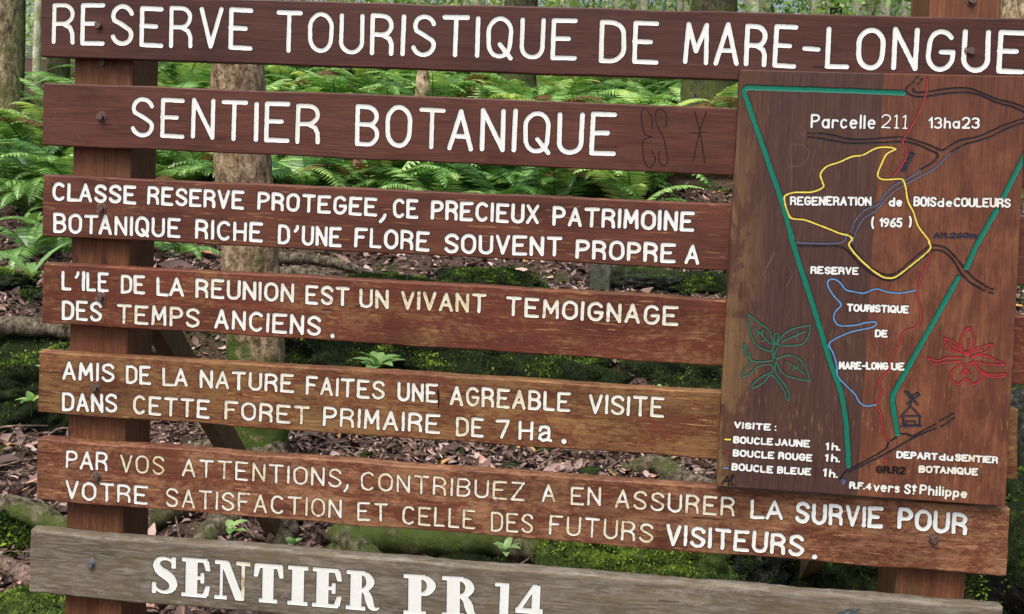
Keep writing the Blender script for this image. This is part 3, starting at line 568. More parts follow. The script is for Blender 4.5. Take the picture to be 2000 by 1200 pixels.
# fat slab-serif capitals, drawn as filled outlines (polygon, rounding) and fat strokes
def serif_letter(ch):
    P, Sx = [], []
    bar = lambda x0, x1, y, t=.055: P.append([(x0, y - t), (x1, y - t), (x1, y + t), (x0, y + t)])
    box = lambda x0, y0, x1, y1: P.append([(x0, y0), (x1, y0), (x1, y1), (x0, y1)])
    if ch == 'S':
        pts = [(.56, .74), (.50, .88), (.34, .94), (.18, .90), (.12, .76), (.20, .62), (.36, .52), (.50, .40), (.55, .24), (.46, .10), (.30, .06), (.14, .12), (.06, .26)]
        rad = [.03, .04, .05, .07, .10, .125, .135, .13, .11, .07, .05, .045, .035]
        Sx.append((pts, rad))
        box(.50, .70, .60, .98); box(.02, .02, .11, .30)
        w = .64
    elif ch == 'E':
        box(.10, .02, .38, .98); bar(0, .62, .045, .045); bar(0, .62, .955, .045); bar(.3, .52, .5, .04)
        P.append([(.52, .05), (.66, .05), (.70, .30), (.60, .30)]); P.append([(.52, .95), (.66, .95), (.70, .70), (.60, .70)]); box(.47, .37, .55, .63)
        w = .70
    elif ch == 'N':
        bar(0, .30, .955, .045); P.append([(.14, .98), (.34, .98), (.72, .0), (.52, .0)]); box(.13, .05, .19, .95); bar(0, .30, .045, .045)
        box(.66, .02, .73, .95); bar(.52, .86, .955, .045)
        w = .84
    elif ch == 'T':
        box(.22, .02, .48, .98); bar(.04, .68, .945, .05); P.append([(.0, .66), (.09, .66), (.16, .95), (.02, .97)]); P.append([(.72, .66), (.63, .66), (.56, .95), (.70, .97)]); bar(.14, .58, .045, .045)
        w = .72
    elif ch == 'I':
        box(.10, .02, .38, .98); bar(0, .48, .045, .045); bar(0, .48, .955, .045)
        w = .48
    elif ch in 'RP':
        box(.10, .02, .36, .98); bar(0, .46, .045, .045)
        bar(0, .44, .955, .045)
        Sx.append(([(.40, .93), (.50, .89), (.57, .74), (.50, .58), (.38, .52)], [.05, .08, .115, .08, .045]))
        w = .68
        if ch == 'R':
            Sx.append(([(.40, .50), (.50, .42), (.55, .28), (.60, .12), (.70, .05), (.78, .08)], [.05, .09, .11, .09, .05, .03]))
            w = .80
    elif ch == '1':
        box(.14, .0, .36, .98); P.append([(0, .98), (.20, .98), (.20, .90), (.0, .88)])
        w = .40
    elif ch == '4':
        P.append([(.0, .26), (.44, 1.0), (.54, 1.0), (.14, .28)]); box(.42, 0, .62, .98); bar(0, .70, .25, .07)
        w = .72
    return w, P, Sx

def layout_serif(word):
    text, x0, z0, x1, z1, h, r, age = word
    gl, x = [], 0.0
    for ch in text:
        w, P, Sx = serif_letter(ch)
        gl.append((x, ch, P, Sx)); x += w + (0.12 if text != '14' else 0.16)
    tot = x - 0.12
    L = math.hypot(x1 - x0, z1 - z0)
    ux, uz = (x1 - x0) / L, (z1 - z0) / L
    sx = L / tot
    polys, strokes = [], []
    for gx, ch, P, Sx in gl:
        f = lambda a, b: (x0 + (gx + a) * sx * ux - b * h * uz * .9, z0 + (gx + a) * sx * uz + b * h)
        ag = 0.0
        for pi, pg in enumerate(P):
            polys.append(([f(a, b) for a, b in pg], 1.6, 0.75 if (ch == 'N' and pi >= 4) else 0.08))
        for pts, rad in Sx:
            sp = smooth_path([(a, b, 0) for a, b in pts], 24)
            rr = np.interp(np.linspace(0, len(rad) - 1, 24), range(len(rad)), rad) * (sx + h) * 0.5
            strokes.append(([f(a, b) for a, b, _ in sp], rr, 0.08))
    return polys, strokes

# ------------------------------------------------------------------ carved plank: fine grid cut along the stroke outlines
def carve_plank(quad, strokes, polys, classes, step, front_y, thick, edge_r, wob, seed, jag=0.0, rag=0.10):
    """quad: TL,TR,BR,BL in mm. strokes: (class, polyline mm, radius, age). Returns dict of part -> (verts, tris, age)"""
    TL, TR, BR, BL = [np.array(q, float) for q in quad]
    Lw = np.linalg.norm(TR - TL); Hh = np.linalg.norm(TL - BL)
    er = edge_r
    es = np.array([0, .06, .2, .45, .75, 1.0]) * er
    nu = max(4, int((Lw - 2 * er) / step)); nv = max(4, int((Hh - 2 * er) / step))
    us = np.concatenate([es, np.linspace(er, Lw - er, nu)[1:-1], Lw - es[::-1]]) / Lw
    vs = np.concatenate([es, np.linspace(er, Hh - er, nv)[1:-1], Hh - es[::-1]]) / Hh
    U, V = np.meshgrid(us, vs)                      # v = 0 at the bottom
    P = (BL * (1 - U[..., None]) + BR * U[..., None]) * (1 - V[..., None]) + (TL * (1 - U[..., None]) + TR * U[..., None]) * V[..., None]
    # hand-planed outline: the edges wander a little
    xx = P[..., 0]
    for vv, sgn, sd_ in ((V, -1, 1), (1 - V, 1, 2)):
        off = vnoise(np.stack([xx / 140, xx * 0 + seed, xx * 0 + sd_], -1), seed) * wob + vnoise(np.stack([xx / 24, xx * 0 + seed, xx * 0 + sd_], -1), seed + 5) * (wob * .3 + jag)
        P[..., 1] += off * np.clip(1 - vv * Hh / 25.0, 0, 1)
    zz = P[..., 1]
    for uu, sd_ in ((U, 3), (1 - U, 4)):
        off = vnoise(np.stack([zz / 50, zz * 0 + seed, zz * 0 + sd_], -1), seed) * wob * .7
        P[..., 0] += off * np.clip(1 - uu * Lw / 25.0, 0, 1)
    eu = np.minimum(U, 1 - U) * Lw; ev = np.minimum(V, 1 - V) * Hh
    def rnd(e):
        t = np.clip(er - e, 0, er)
        return er - np.sqrt(np.maximum(er * er - t * t, 0))
    ROUND = np.minimum(rnd(eu) + rnd(ev), er)
    nv_, nu_ = U.shape
    D = np.full(U.shape, 12.0); RAD = np.full(U.shape, 3.0); CL = np.zeros(U.shape, np.int16); AG = np.zeros(U.shape)
    xm = P[nv_ // 2, :, 0]; zm = P[:, nu_ // 2, 1]
    def window(x0, x1, z0, z1, pad):
        a = np.searchsorted(xm, x0 - pad - 8); b = np.searchsorted(xm, x1 + pad + 8)
        c = np.searchsorted(zm, z0 - pad - 14); d = np.searchsorted(zm, z1 + pad + 14)
        return slice(max(c, 0), min(d, nv_)), slice(max(a, 0), min(b, nu_))
    def put(w, d, rad, ci, age):
        cur = D[w]
        better = (d < cur) & ((cur > 0) | (CL[w] == ci) | (d < 0)) | ((d < 0) & (CL[w] != ci))
        D[w] = np.where(better, d, cur)
        RAD[w] = np.where(better, rad, RAD[w]); CL[w] = np.where(better, ci, CL[w]); AG[w] = np.where(better, age, AG[w])
    for cname, pts, r, age in strokes:
        ci = classes.index(cname)
        pts = np.asarray(pts, float)
        rr = np.full(len(pts), float(r)) if np.isscalar(r) else np.asarray(r, float)
        w = window(pts[:, 0].min(), pts[:, 0].max(), pts[:, 1].min(), pts[:, 1].max(), rr.max() + 6)
        if w[0].stop <= w[0].start or w[1].stop <= w[1].start: continue
        d = np.full(U[w].shape, 1e3); rad = np.full(U[w].shape, 1.0)
        for i in range(len(pts) - 1):
            a, b = pts[i], pts[i + 1]; ra, rb = rr[i], rr[i + 1]
            lo = np.minimum(a, b); hi = np.maximum(a, b)
            ww = window(lo[0], hi[0], lo[1], hi[1], max(ra, rb) + 6)
            sub = (slice(max(ww[0].start - w[0].start, 0), max(ww[0].stop - w[0].start, 0)), slice(max(ww[1].start - w[1].start, 0), max(ww[1].stop - w[1].start, 0)))
            q = P[w][sub]
            if q.size == 0: continue
            ab = b - a
            t = np.clip(((q - a) @ ab) / max(ab @ ab, 1e-6), 0, 1)
            dist = np.hypot(q[..., 0] - a[0] - t * ab[0], q[..., 1] - a[1] - t * ab[1]) - (ra + (rb - ra) * t)
            m = dist < d[sub]
            d[sub] = np.where(m, dist, d[sub]); rad[sub] = np.where(m, ra + (rb - ra) * t, rad[sub])
        # the gouge wanders a little
        nzz = vnoise(np.stack([P[w][..., 0] / 7, P[w][..., 1] / 7, P[w][..., 0] * 0 + 3.3], -1), seed + 31)
        d = d + nzz * (rag if cname == 'white' else 0.17) * np.minimum(rad, 5)
        put(w, d, rad, ci, age)
    for cname, pg, rnd_, age in polys:
        ci = classes.index(cname)
        pg = np.asarray(pg, float)
        w = window(pg[:, 0].min(), pg[:, 0].max(), pg[:, 1].min(), pg[:, 1].max(), 8)
        q = P[w]
        if q.size == 0: continue
        d = np.full(q.shape[:2], 1e3); ins = np.zeros(q.shape[:2], bool)
        for i in range(len(pg)):
            a, b = pg[i], pg[(i + 1) % len(pg)]
            ab = b - a
            t = np.clip(((q - a) @ ab) / max(ab @ ab, 1e-6), 0, 1)
            d = np.minimum(d, np.hypot(q[..., 0] - a[0] - t * ab[0], q[..., 1] - a[1] - t * ab[1]))
            cond = (a[1] > q[..., 1]) != (b[1] > q[..., 1])
            xi = a[0] + (q[..., 1] - a[1]) / (b[1] - a[1] + 1e-12) * ab[0]
            ins ^= cond & (q[..., 0] < xi)
        d = np.where(ins, -d, d) - rnd_
        put(w, d, np.full(d.shape, 6.0), ci, age)
    # flatten to arrays
    X = [P[..., 0].ravel(), P[..., 1].ravel(), ROUND.ravel(), D.ravel(), np.minimum(RAD.ravel(), 6.5), AG.ravel()]
    A = np.stack(X, 1)
    C = CL.ravel().copy()
    idx = np.arange(nu_ * nv_).reshape(nv_, nu_)
    a, b, c, d = idx[:-1, :-1].ravel(), idx[:-1, 1:].ravel(), idx[1:, 1:].ravel(), idx[1:, :-1].ravel()
    T = np.concatenate([np.stack([a, b, c], 1), np.stack([a, c, d], 1)])
    def clip(A, C, T, fld):
        s = fld(A)
        s[np.abs(s) < 0.02] = 0
        sg = np.sign(s).astype(int)
        ts = sg[T]
        cross = (ts.max(1) > 0) & (ts.min(1) < 0)
        keep = T[~cross]; Tc = T[cross]
        if not len(Tc): return A, C, T
        ts = ts[cross]
        nz = (ts == 0).sum(1)
        out = []
        edges = {}
        def cut(p, q):
            nonlocal A, C
            lo, hi = np.minimum(p, q), np.maximum(p, q)
            key = lo.astype(np.int64) * (1 << 32) + hi
            un, inv = np.unique(key, return_inverse=True)
            lo_u = (un >> 32).astype(int); hi_u = (un & 0xFFFFFFFF).astype(int)
            t = s[lo_u] / (s[lo_u] - s[hi_u])
            nA = A[lo_u] * (1 - t[:, None]) + A[hi_u] * t[:, None]
            ng = np.where(s[lo_u] < 0, lo_u, hi_u)
            nA[:, 4] = A[ng, 4]; nA[:, 5] = A[ng, 5]
            base = len(A)
            A = np.concatenate([A, nA]); C = np.concatenate([C, C[ng]])
            return base + inv
        # collect all cut edges in one call so neighbours share vertices
        z0 = nz == 1
        jobs_p, jobs_q = [], []
        Tz = Tc[z0]; sz = ts[z0]
        k = np.argmax(sz == 0, 1) if len(Tz) else np.array([], int)
        rz = np.stack([Tz[np.arange(len(Tz)), (k + j) % 3] for j in range(3)], 1) if len(Tz) else np.zeros((0, 3), int)
        Tl = Tc[~z0]; sl = ts[~z0]
        lone = np.where(sl.sum(1) < 0, 1, -1)
        k2 = np.argmax(sl == lone[:, None], 1)
        rl = np.stack([Tl[np.arange(len(Tl)), (k2 + j) % 3] for j in range(3)], 1)
        p = np.concatenate([rz[:, 1], rl[:, 0], rl[:, 0]]); q = np.concatenate([rz[:, 2], rl[:, 1], rl[:, 2]])
        nv = cut(p, q)
        n0, n1 = len(rz), len(rl)
        m = nv[:n0]; ab = nv[n0:n0 + n1]; ac = nv[n0 + n1:]
        out = [keep, np.stack([rz[:, 0], rz[:, 1], m], 1), np.stack([rz[:, 0], m, rz[:, 2]], 1),
               np.stack([rl[:, 0], ab, ac], 1), np.stack([ab, rl[:, 1], rl[:, 2]], 1), np.stack([ab, rl[:, 2], ac], 1)]
        return A, C, np.concatenate(out)
    rim = lambda A: A[:, 3].copy()
    lip = lambda A: A[:, 3] + np.minimum(0.9, 0.2 * A[:, 4])
    A, C, T = clip(A, C, T, rim)
    A, C, T = clip(A, C, T, lip)
    t = np.clip(-A[:, 3] / np.maximum(A[:, 4], .1), 0, 1)
    dep = np.minimum(0.30 * A[:, 4], 1.3) * (1 - (1 - t) ** 4)
    Y = front_y * 1000 + A[:, 2] + dep
    W = np.stack([A[:, 0], Y, A[:, 1]], 1) / 1000.0
    inside = lip(A)[T].mean(1) < -1e-4
    tmin = T[np.arange(len(T)), np.argmin(A[:, 3][T], 1)]
    tc = np.where(inside, C[tmin], -1)
    parts = {}
    def pick(sel):
        tt = T[sel]
        un, inv = np.unique(tt, return_inverse=True)
        return un, inv.reshape(-1, 3)
    for ci, cn in enumerate(classes):
        sel = tc == ci
        if sel.any():
            un, tt = pick(sel)
            parts[cn] = (W[un], tt, A[un, 5])
    un, tt = pick(tc < 0)
    verts = W[un]
    # sides and back from the rim of the grid
    ring = np.concatenate([idx[0, :-1], idx[:-1, -1], idx[-1, :0:-1], idx[:0:-1, 0]])
    pos = np.searchsorted(un, ring)
    back = verts[pos].copy(); back[:, 1] = front_y + thick - 0.003
    ctr = back.mean(0)
    back2 = back.copy(); back2[:, 1] = front_y + thick
    back2[:, 0] += np.sign(ctr[0] - back2[:, 0]) * 0.003; back2[:, 2] += np.sign(ctr[2] - back2[:, 2]) * 0.003
    n0 = len(verts); m = len(ring)
    verts = np.concatenate([verts, back, back2, [[ctr[0], front_y + thick, ctr[2]]]])
    j = np.arange(m); jn = (j + 1) % m
    f = lambda a, b: np.concatenate([np.stack([a[j], b[j], b[jn]], 1), np.stack([a[j], b[jn], a[jn]], 1)])
    b0 = n0 + j; b1 = n0 + m + j
    tt = np.concatenate([tt, f(pos, b0), f(b0, b1), np.stack([b1[j], np.full(m, n0 + 2 * m), b1[jn]], 1)])
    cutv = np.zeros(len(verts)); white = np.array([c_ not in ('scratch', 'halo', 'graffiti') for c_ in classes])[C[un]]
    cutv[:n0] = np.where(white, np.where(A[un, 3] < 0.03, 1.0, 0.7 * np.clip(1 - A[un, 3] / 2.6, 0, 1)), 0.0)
    parts[None] = (verts, tt, cutv)
    return parts

# ------------------------------------------------------------------ the notice board
sign = empty("notice_board", (-0.2, 0.1, 0.0))
thing(sign, "large brown slatted wooden trail notice board with carved white French lettering and a map panel", "notice board")
OFF = Vector((0.2, -0.1, 0.0))

def part(name, me, parent, label=None):
    o = link(name, me, parent)
    if parent is sign:
        o.location = OFF
    if label:
        o["label"] = label
    return o

def beam_mesh(name, x0, x1, y0, y1, z0, z1, mat, bev=0.006):
    bm = bmesh.new()
    bmesh.ops.create_cube(bm, size=1.0)
    for v in bm.verts:
        v.co = Vector(((x0 if v.co.x < 0 else x1), (y0 if v.co.y < 0 else y1), (z0 if v.co.z < 0 else z1)))
    bmesh.ops.bevel(bm, geom=list(bm.edges), offset=bev, segments=3, affect='EDGES', profile=0.6)
    me = bpy.data.meshes.new(name)
    bm.to_mesh(me); bm.free()
    me.materials.append(mat)
    return me

PART_LABEL = {'B1': "topmost board, dark maroon, reading RESERVE TOURISTIQUE DE MARE-LONGUE",
              'B2': "second board from the top, reading SENTIER BOTANIQUE in large letters",
              'B3': "third board, reading CLASSE RESERVE PROTEGEE in two lines",
              'B4': "fourth board, patchy, beginning L'ILE DE LA REUNION",
              'B5': "fifth board, ochre and worn, beginning AMIS DE LA NATURE",
              'B6': "sixth board, long and orange brown, beginning PAR VOS ATTENTIONS",
              'B7': "bare grey weathered bottom board reading SENTIER PR 14"}
metal = NT('rusty bolt metal')
_n = metal.noise(metal.coord((300, 300, 300)), 1.0, 4, 0.7)
metal.b.inputs['Metallic'].default_value = 0.35
M['bolt'] = metal.done(metal.ramp(_n, [(0.35, srgb(52, 42, 40)), (0.65, srgb(128, 104, 94))]), 0.55, 0.5)
metal = NT('galvanised bolt metal')
_n = metal.noise(metal.coord((260, 260, 260)), 1.0, 4, 0.7)
metal.b.inputs['Metallic'].default_value = 0.6
M['zinc'] = metal.done(metal.ramp(_n, [(0.3, srgb(92, 92, 96)), (0.7, srgb(150, 150, 154))]), 0.45, 0.5)

def bolt_mesh(mat):
    bm = bmesh.new()
    rot = Matrix.Rotation(PI / 2, 4, 'X')
    bmesh.ops.create_cone(bm, segments=20, radius1=0.0140, radius2=0.0130, depth=0.0025, cap_ends=True, matrix=Matrix.Translation((0, -0.00125, 0)) @ rot)
    g = bmesh.ops.create_cone(bm, segments=6, radius1=0.0092, radius2=0.0086, depth=0.0085, cap_ends=True, matrix=Matrix.Translation((0, -0.0066, 0)) @ rot)
    me = bpy.data.meshes.new("bolt"); bm.to_mesh(me); bm.free()
    me.materials.append(mat)
    return me
BOLT, BOLTZ = bolt_mesh(M['bolt']), bolt_mesh(M['zinc'])

def build_plank(key, name, mat, front_y, thick, step, classes, strokes, polys, edge_r, wob, seed, jag=0.0, rag=0.10):
    parts = carve_plank(QUADS[key], strokes, polys, classes, step, front_y, thick, edge_r, wob, seed, jag, rag)
    v, t, a = parts.pop(None)
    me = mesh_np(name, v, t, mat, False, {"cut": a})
    o = part(name, me, sign, PART_LABEL.get(key))
    for cn, (v, t, a) in parts.items():
        part(PART_NAME[cn], mesh_np(PART_NAME[cn], v, t, INK[cn], True, {"age": a}), o)
    for i, (bx, bz) in enumerate(BOLTS.get(key, [])):
        b = part("bolt", BOLTZ if key == 'B7' else BOLT, o)
        b.location = (bx / 1000, front_y + 0.001 + (0.0022 if key == 'B1' else 0), bz / 1000)
        b.rotation_euler = (0, 0.3 + i + seed, 0)
    return o

for i, key in enumerate(('B1', 'B2', 'B3', 'B4', 'B5', 'B6', 'B7')):
    classes = ['white', 'graffiti', 'scratch', 'scrawl', 'crack', 'halo']
    strokes, polys = [], []
    if key in ('B3', 'B4', 'B6'):
        for bx, bz in BOLTS[key][:1]:
            strokes.append(('halo', [(bx + 13.5 * math.cos(a) * (1 + .1 * math.sin(3 * a + i)), bz + 13.5 * math.sin(a)) for a in np.linspace(0.4, 5.6, 24)], 1.7, 0.0))
    if key == 'B5':
        strokes.append(('crack', [(-364.5, 964.0), (-362.5, 942.0), (-361.5, 919.0)], [1.0, 2.6, 1.2], 0.0))
    cr = random.Random(60 + i)
    TLq, TRq, BRq, BLq = QUADS[key]
    for q in range(3 if i < 3 else 7):                      # drying checks along the grain and at the ends
        u = cr.choice((0.0, cr.random(), cr.random(), 0.93)); vv = cr.uniform(.12, .88)
        x0 = TLq[0] + u * (TRq[0] - TLq[0]) + 2; z0 = BLq[1] + vv * (TLq[1] - BLq[1]); ln = cr.uniform(25, 90)
        strokes.append(('crack', [(x0, z0), (x0 + ln * .5, z0 + cr.uniform(-1.5, 1.5)), (x0 + ln, z0 + cr.uniform(-2, 2))], [.9, .8, .3], 0.0))
    for p in SCRATCHES.get(key, []):
        strokes.append(('scratch', p, 1.0, 0.0))
    if key == 'B2':
        for p in GRAFFITI:
            strokes.append(('graffiti', smooth_path([(a, b, 0) for a, b in p], 6 * len(p))[:, :2], 1.9, 0.0))
    if key == 'B7':
        for p in BLUE_SCRAWL:
            strokes.append(('scrawl', p, 2.2, 0.0))
        for w in WORDS[key]:
            pg, st = layout_serif(w)
            polys += [('white', a, b, c) for a, b, c in pg]
            strokes += [('white', a, b, c) for a, b, c in st]
    else:
        for w in WORDS[key]:
            strokes += [('white', a, b, c) for a, b, c in layout(w)]
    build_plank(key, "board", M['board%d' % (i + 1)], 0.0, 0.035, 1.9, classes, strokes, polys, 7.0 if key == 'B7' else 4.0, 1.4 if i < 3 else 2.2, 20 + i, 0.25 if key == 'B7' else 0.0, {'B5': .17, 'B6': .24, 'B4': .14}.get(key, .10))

classes = ['slate', 'road', 'red', 'blue', 'green', 'yellow', 'hut', 'leaf', 'flower', 'scratch', 'darktext', 'slatetext', 'white']
strokes = []
for cn in ['scratch', 'slate', 'road', 'green', 'red', 'blue', 'yellow', 'hut', 'leaf', 'flower']:
    for c2, r, p in MAP_LINES:
        if c2 == cn:
            if len(p) > 4 and cn not in ('hut',):
                p = smooth_path([(a, b, 0) for a, b in p], 4 * len(p))[:, :2] if cn not in ('green',) else p
            strokes.append((cn, p, r, 0.30 if cn in ('green', 'yellow', 'blue') else 0.42))
for cn, ws in (('darktext', DARK_WORDS), ('slatetext', SLATE_WORDS), ('white', WORDS['MAP'])):
    for w in ws:
        if w[0] == 'GR.R2' and cn == 'slatetext':           # runs up along the red trail
            text, x0, z0, x1, z1, h, r, age = w
            Lr = math.hypot(x1 - x0, z1 - z0); an = math.atan2(z1 - z0, x1 - x0)
            for P_, r_, a_ in layout((text, 0, 0, Lr, 0, h, r, 0)):
                strokes.append((cn, [(x0 + a * math.cos(an) - b * math.sin(an), z0 + a * math.sin(an) + b * math.cos(an)) for a, b in P_], r_, a_))
            continue
        strokes += [(cn, a, b, c) for a, b, c in layout(w, 0.26 if w[5] > 22 else 0.27)]
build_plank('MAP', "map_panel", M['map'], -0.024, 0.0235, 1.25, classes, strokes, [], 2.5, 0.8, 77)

for (x0, x1, y1) in ((-1.3525, -1.1935, 0.175), (0.777, 0.940, 0.175)):
    p = part("post", beam_mesh("post", x0, x1, 0.0355, y1, -0.3, 2.25, M['post']), sign)
    for bz in ((1.75,) if x0 < 0 else (1.965,)):
        b = part("bolt", BOLT, p)
        b.location = ((x0 + x1) / 2 + (0.0 if x0 < 0 else 0.012), 0.0362, bz)
def slanted(name, p0, p1, w, h, mat):
    p0, p1 = Vector(p0), Vector(p1)
    L = (p1 - p0).length
    me = beam_mesh(name, -w / 2, w / 2, -h / 2, h / 2, 0, L, mat, 0.004)
    d = (p1 - p0).normalized()
    xa = Vector((1, 0, 0)); ya = d.cross(xa).normalized(); xa = ya.cross(d)
    mt = Matrix(((xa.x, ya.x, d.x, p0.x), (xa.y, ya.y, d.y, p0.y), (xa.z, ya.z, d.z, p0.z), (0, 0, 0, 1)))
    me.transform(mt)
    return me
part("brace", slanted("brace", (-1.242, 1.53, -0.20), (-1.242, 0.12, 1.21), 0.048, 0.085, M['brace']), sign)
part("brace", slanted("brace", (0.845, 1.46, -0.24), (0.845, 0.12, 1.20), 0.05, 0.085, M['brace']), sign)

# ------------------------------------------------------------------ forest floor
def ground_z(x, y):
    x = np.asarray(x, float); y = np.asarray(y, float)
    yy = y + 0.25 * np.sin(x * 0.9 + 0.6) + np.clip(-(x + 1.8), 0, 6) * 0.16
    s = np.clip((yy - 2.9) / 0.6, 0, 1)
    s = s * s * (3 - 2 * s)
    z = 0.40 * s + 0.19 * np.clip(y - 5.5, 0, 14) + 0.05 * np.clip(y - 19.5, 0, 200)
    z = z - 0.11 * np.exp(-((y - 1.15) / 0.5) ** 2)
    p = np.stack([x, y, np.zeros_like(x)], -1)
    far = np.clip((y - 0.2) / 1.5, 0, 1)
    return z + far * (0.035 * fbm(p * 1.1, 3, 3) + 0.02 * fbm(p * 4.0, 9, 2)) - 0.03 * far

def gz(x, y):
    return float(ground_z(np.array([x]), np.array([y]))[0])

def grid_axis(parts):
    out = []
    for a, b, n in parts:
        out.append(np.linspace(a, b, n, endpoint=False))
    return np.concatenate(out + [[parts[-1][1]]])
gx = grid_axis([(-160, -20, 14), (-20, -6, 40), (-6, 5, 170), (5, 20, 40), (20, 160, 14)])
gy = grid_axis([(-60, -4, 12), (-4, 0, 16), (0, 9, 150), (9, 36, 80), (36, 260, 20)])
GX, GY = np.meshgrid(gx, gy)
GZ = ground_z(GX.ravel(), GY.ravel())
gi = np.arange(GX.size).reshape(GX.shape)
gq = np.stack([gi[:-1, :-1], gi[:-1, 1:], gi[1:, 1:], gi[1:, :-1]], -1).reshape(-1, 4)
k = NT('leaf mould soil')
pos = k.coord((1, 1, 1), world_space=True)
n1 = k.noise(pos, 55, 6, 0.7)
n2 = k.noise(pos, 2.2, 4, 0.6)
n3 = k.noise(pos, 14, 5, 0.65)
c = k.ramp(n1, [(0.3, srgb(30, 24, 22)), (0.5, srgb(74, 58, 52)), (0.72, srgb(122, 98, 88))])
c = k.mix(k.band(n2, 0.5, 0.64), c, k.mix(n3, srgb(30, 38, 18), srgb(66, 76, 32)))
k.bump(k.math('ADD', n1, n3), 0.8, 0.02)
M['soil'] = k.done(c, 0.9, 0.15)
ground = link("ground", mesh_np("ground", np.stack([GX.ravel(), GY.ravel(), GZ], 1), gq, M['soil'], True))
ground["kind"] = "structure"

def leafy(name, stops, transl=0.35, rough=0.45, spec=0.4):
    """leaf surface: per-vertex tone picks the hue, light comes through the blade"""
    k = NT(name)
    t = k.attr("tone")
    n = k.noise(k.coord((30, 30, 30), world_space=True), 1.0, 3, 0.6)
    c = k.ramp(k.math('ADD', t, k.math('MULTIPLY', k.math('SUBTRACT', n, 0.5), 0.25)), stops)
    m = k.done(c, rough, spec)
    if transl:
        tr = k.n("BsdfTranslucent")
        k.lk(k.mix(1.0, c, (1.0, 1.0, 0.6), 'MULTIPLY'), tr.inputs[0])
        ms = k.n("MixShader")
        ms.inputs[0].default_value = transl
        out = k.t.nodes["Material Output"]
        k.lk(k.b.outputs[0], ms.inputs[1]); k.lk(tr.outputs[0], ms.inputs[2]); k.lk(ms.outputs[0], out.inputs[0])
    return m

M['litter'] = leafy('dry fallen leaf', [(0.0, srgb(26, 20, 18)), (0.2, srgb(58, 44, 39)), (0.42, srgb(100, 79, 70)), (0.62, srgb(134, 110, 100)), (0.80, srgb(190, 170, 162)), (0.93, srgb(166, 104, 74)), (1.0, srgb(176, 142, 84))], 0.0, 0.62, 0.35)
M['fern'] = leafy('fern frond green', [(0.0, srgb(112, 82, 52)), (0.045, srgb(96, 74, 44)), (0.075, srgb(28, 58, 28)), (0.3, srgb(66, 110, 48)), (0.55, srgb(114, 160, 78)), (0.8, srgb(166, 204, 130)), (1.0, srgb(188, 210, 104))], 0.3, 0.34, 0.6)
M['bigleaf'] = leafy('broad leaf green', [(0.0, srgb(44, 82, 36)), (0.5, srgb(92, 136, 68)), (1.0, srgb(150, 184, 116))], 0.3, 0.38, 0.5)
M['canopy'] = leafy('forest leaf green', [(0.0, srgb(44, 70, 30)), (0.35, srgb(104, 146, 70)), (0.7, srgb(164, 198, 120)), (1.0, srgb(220, 234, 184))], 0.45, 0.5, 0.4)
M['moss'] = leafy('moss', [(0.0, srgb(10, 14, 8)), (0.35, srgb(28, 40, 18)), (0.65, srgb(62, 84, 32)), (0.85, srgb(98, 124, 48)), (1.0, srgb(146, 172, 66))], 0.15, 0.8, 0.15)

# fallen leaves: curled blades lying at all angles
def litter_mesh(n, xr, yr, size, seed, lift=0.03, dens=None):
    r = np.random.default_rng(seed)
    x = r.uniform(*xr, n); y = r.uniform(*yr, n)
    if dens is not None:
        kp = dens(x, y, r); x, y = x[kp], y[kp]; n = len(x)
    z = ground_z(x, y) + r.random(n) ** 2 * lift + 0.004
    L = size * np.exp(r.normal(0, 0.5, n)); Wd = L * r.uniform(0.22, 0.5, n)
    a = r.uniform(0, 2 * PI, n)
    tilt = r.normal(0, 0.38, n); roll = r.normal(0, 0.5, n)
    curl = r.uniform(-0.1, 0.55, n); fold = r.uniform(-0.1, 0.55, n)
    s = np.array([-.5, -.22, .12, .5]); wv = np.array([0.12, .85, 1.0, 0.03])
    P = np.zeros((n, 4, 3, 3))
    for i in range(4):
        for j, sj in enumerate((-.5, 0, .5)):
            lx = s[i] * L
            ly = sj * wv[i] * Wd
            lz = curl * L * (s[i] ** 2) * 1.6 + np.abs(sj) * wv[i] * Wd * fold * 2
            P[:, i, j, 0] = lx; P[:, i, j, 1] = ly; P[:, i, j, 2] = lz
    ct, st = np.cos(roll)[:, None, None], np.sin(roll)[:, None, None]
    Y = P[..., 1] * ct - P[..., 2] * st; Z = P[..., 1] * st + P[..., 2] * ct
    cb, sb = np.cos(tilt)[:, None, None], np.sin(tilt)[:, None, None]
    X = P[..., 0] * cb + Z * sb; Z = -P[..., 0] * sb + Z * cb
    ca, sa = np.cos(a)[:, None, None], np.sin(a)[:, None, None]
    Q = np.stack([X * ca - Y * sa + x[:, None, None], X * sa + Y * ca + y[:, None, None], Z + z[:, None, None]], -1).reshape(-1, 3)
    base = np.array([[0, 1, 4, 3], [1, 2, 5, 4], [3, 4, 7, 6], [4, 5, 8, 7], [6, 7, 10, 9], [7, 8, 11, 10]])
    F = (base[None] + 12 * np.arange(n)[:, None, None]).reshape(-1, 4)
    tone = np.clip(r.beta(1.15, 1.5, n) * 0.9 + (r.random(n) < 0.03) * 0.5, 0, 1)
    return Q, F, np.repeat(tone, 12)

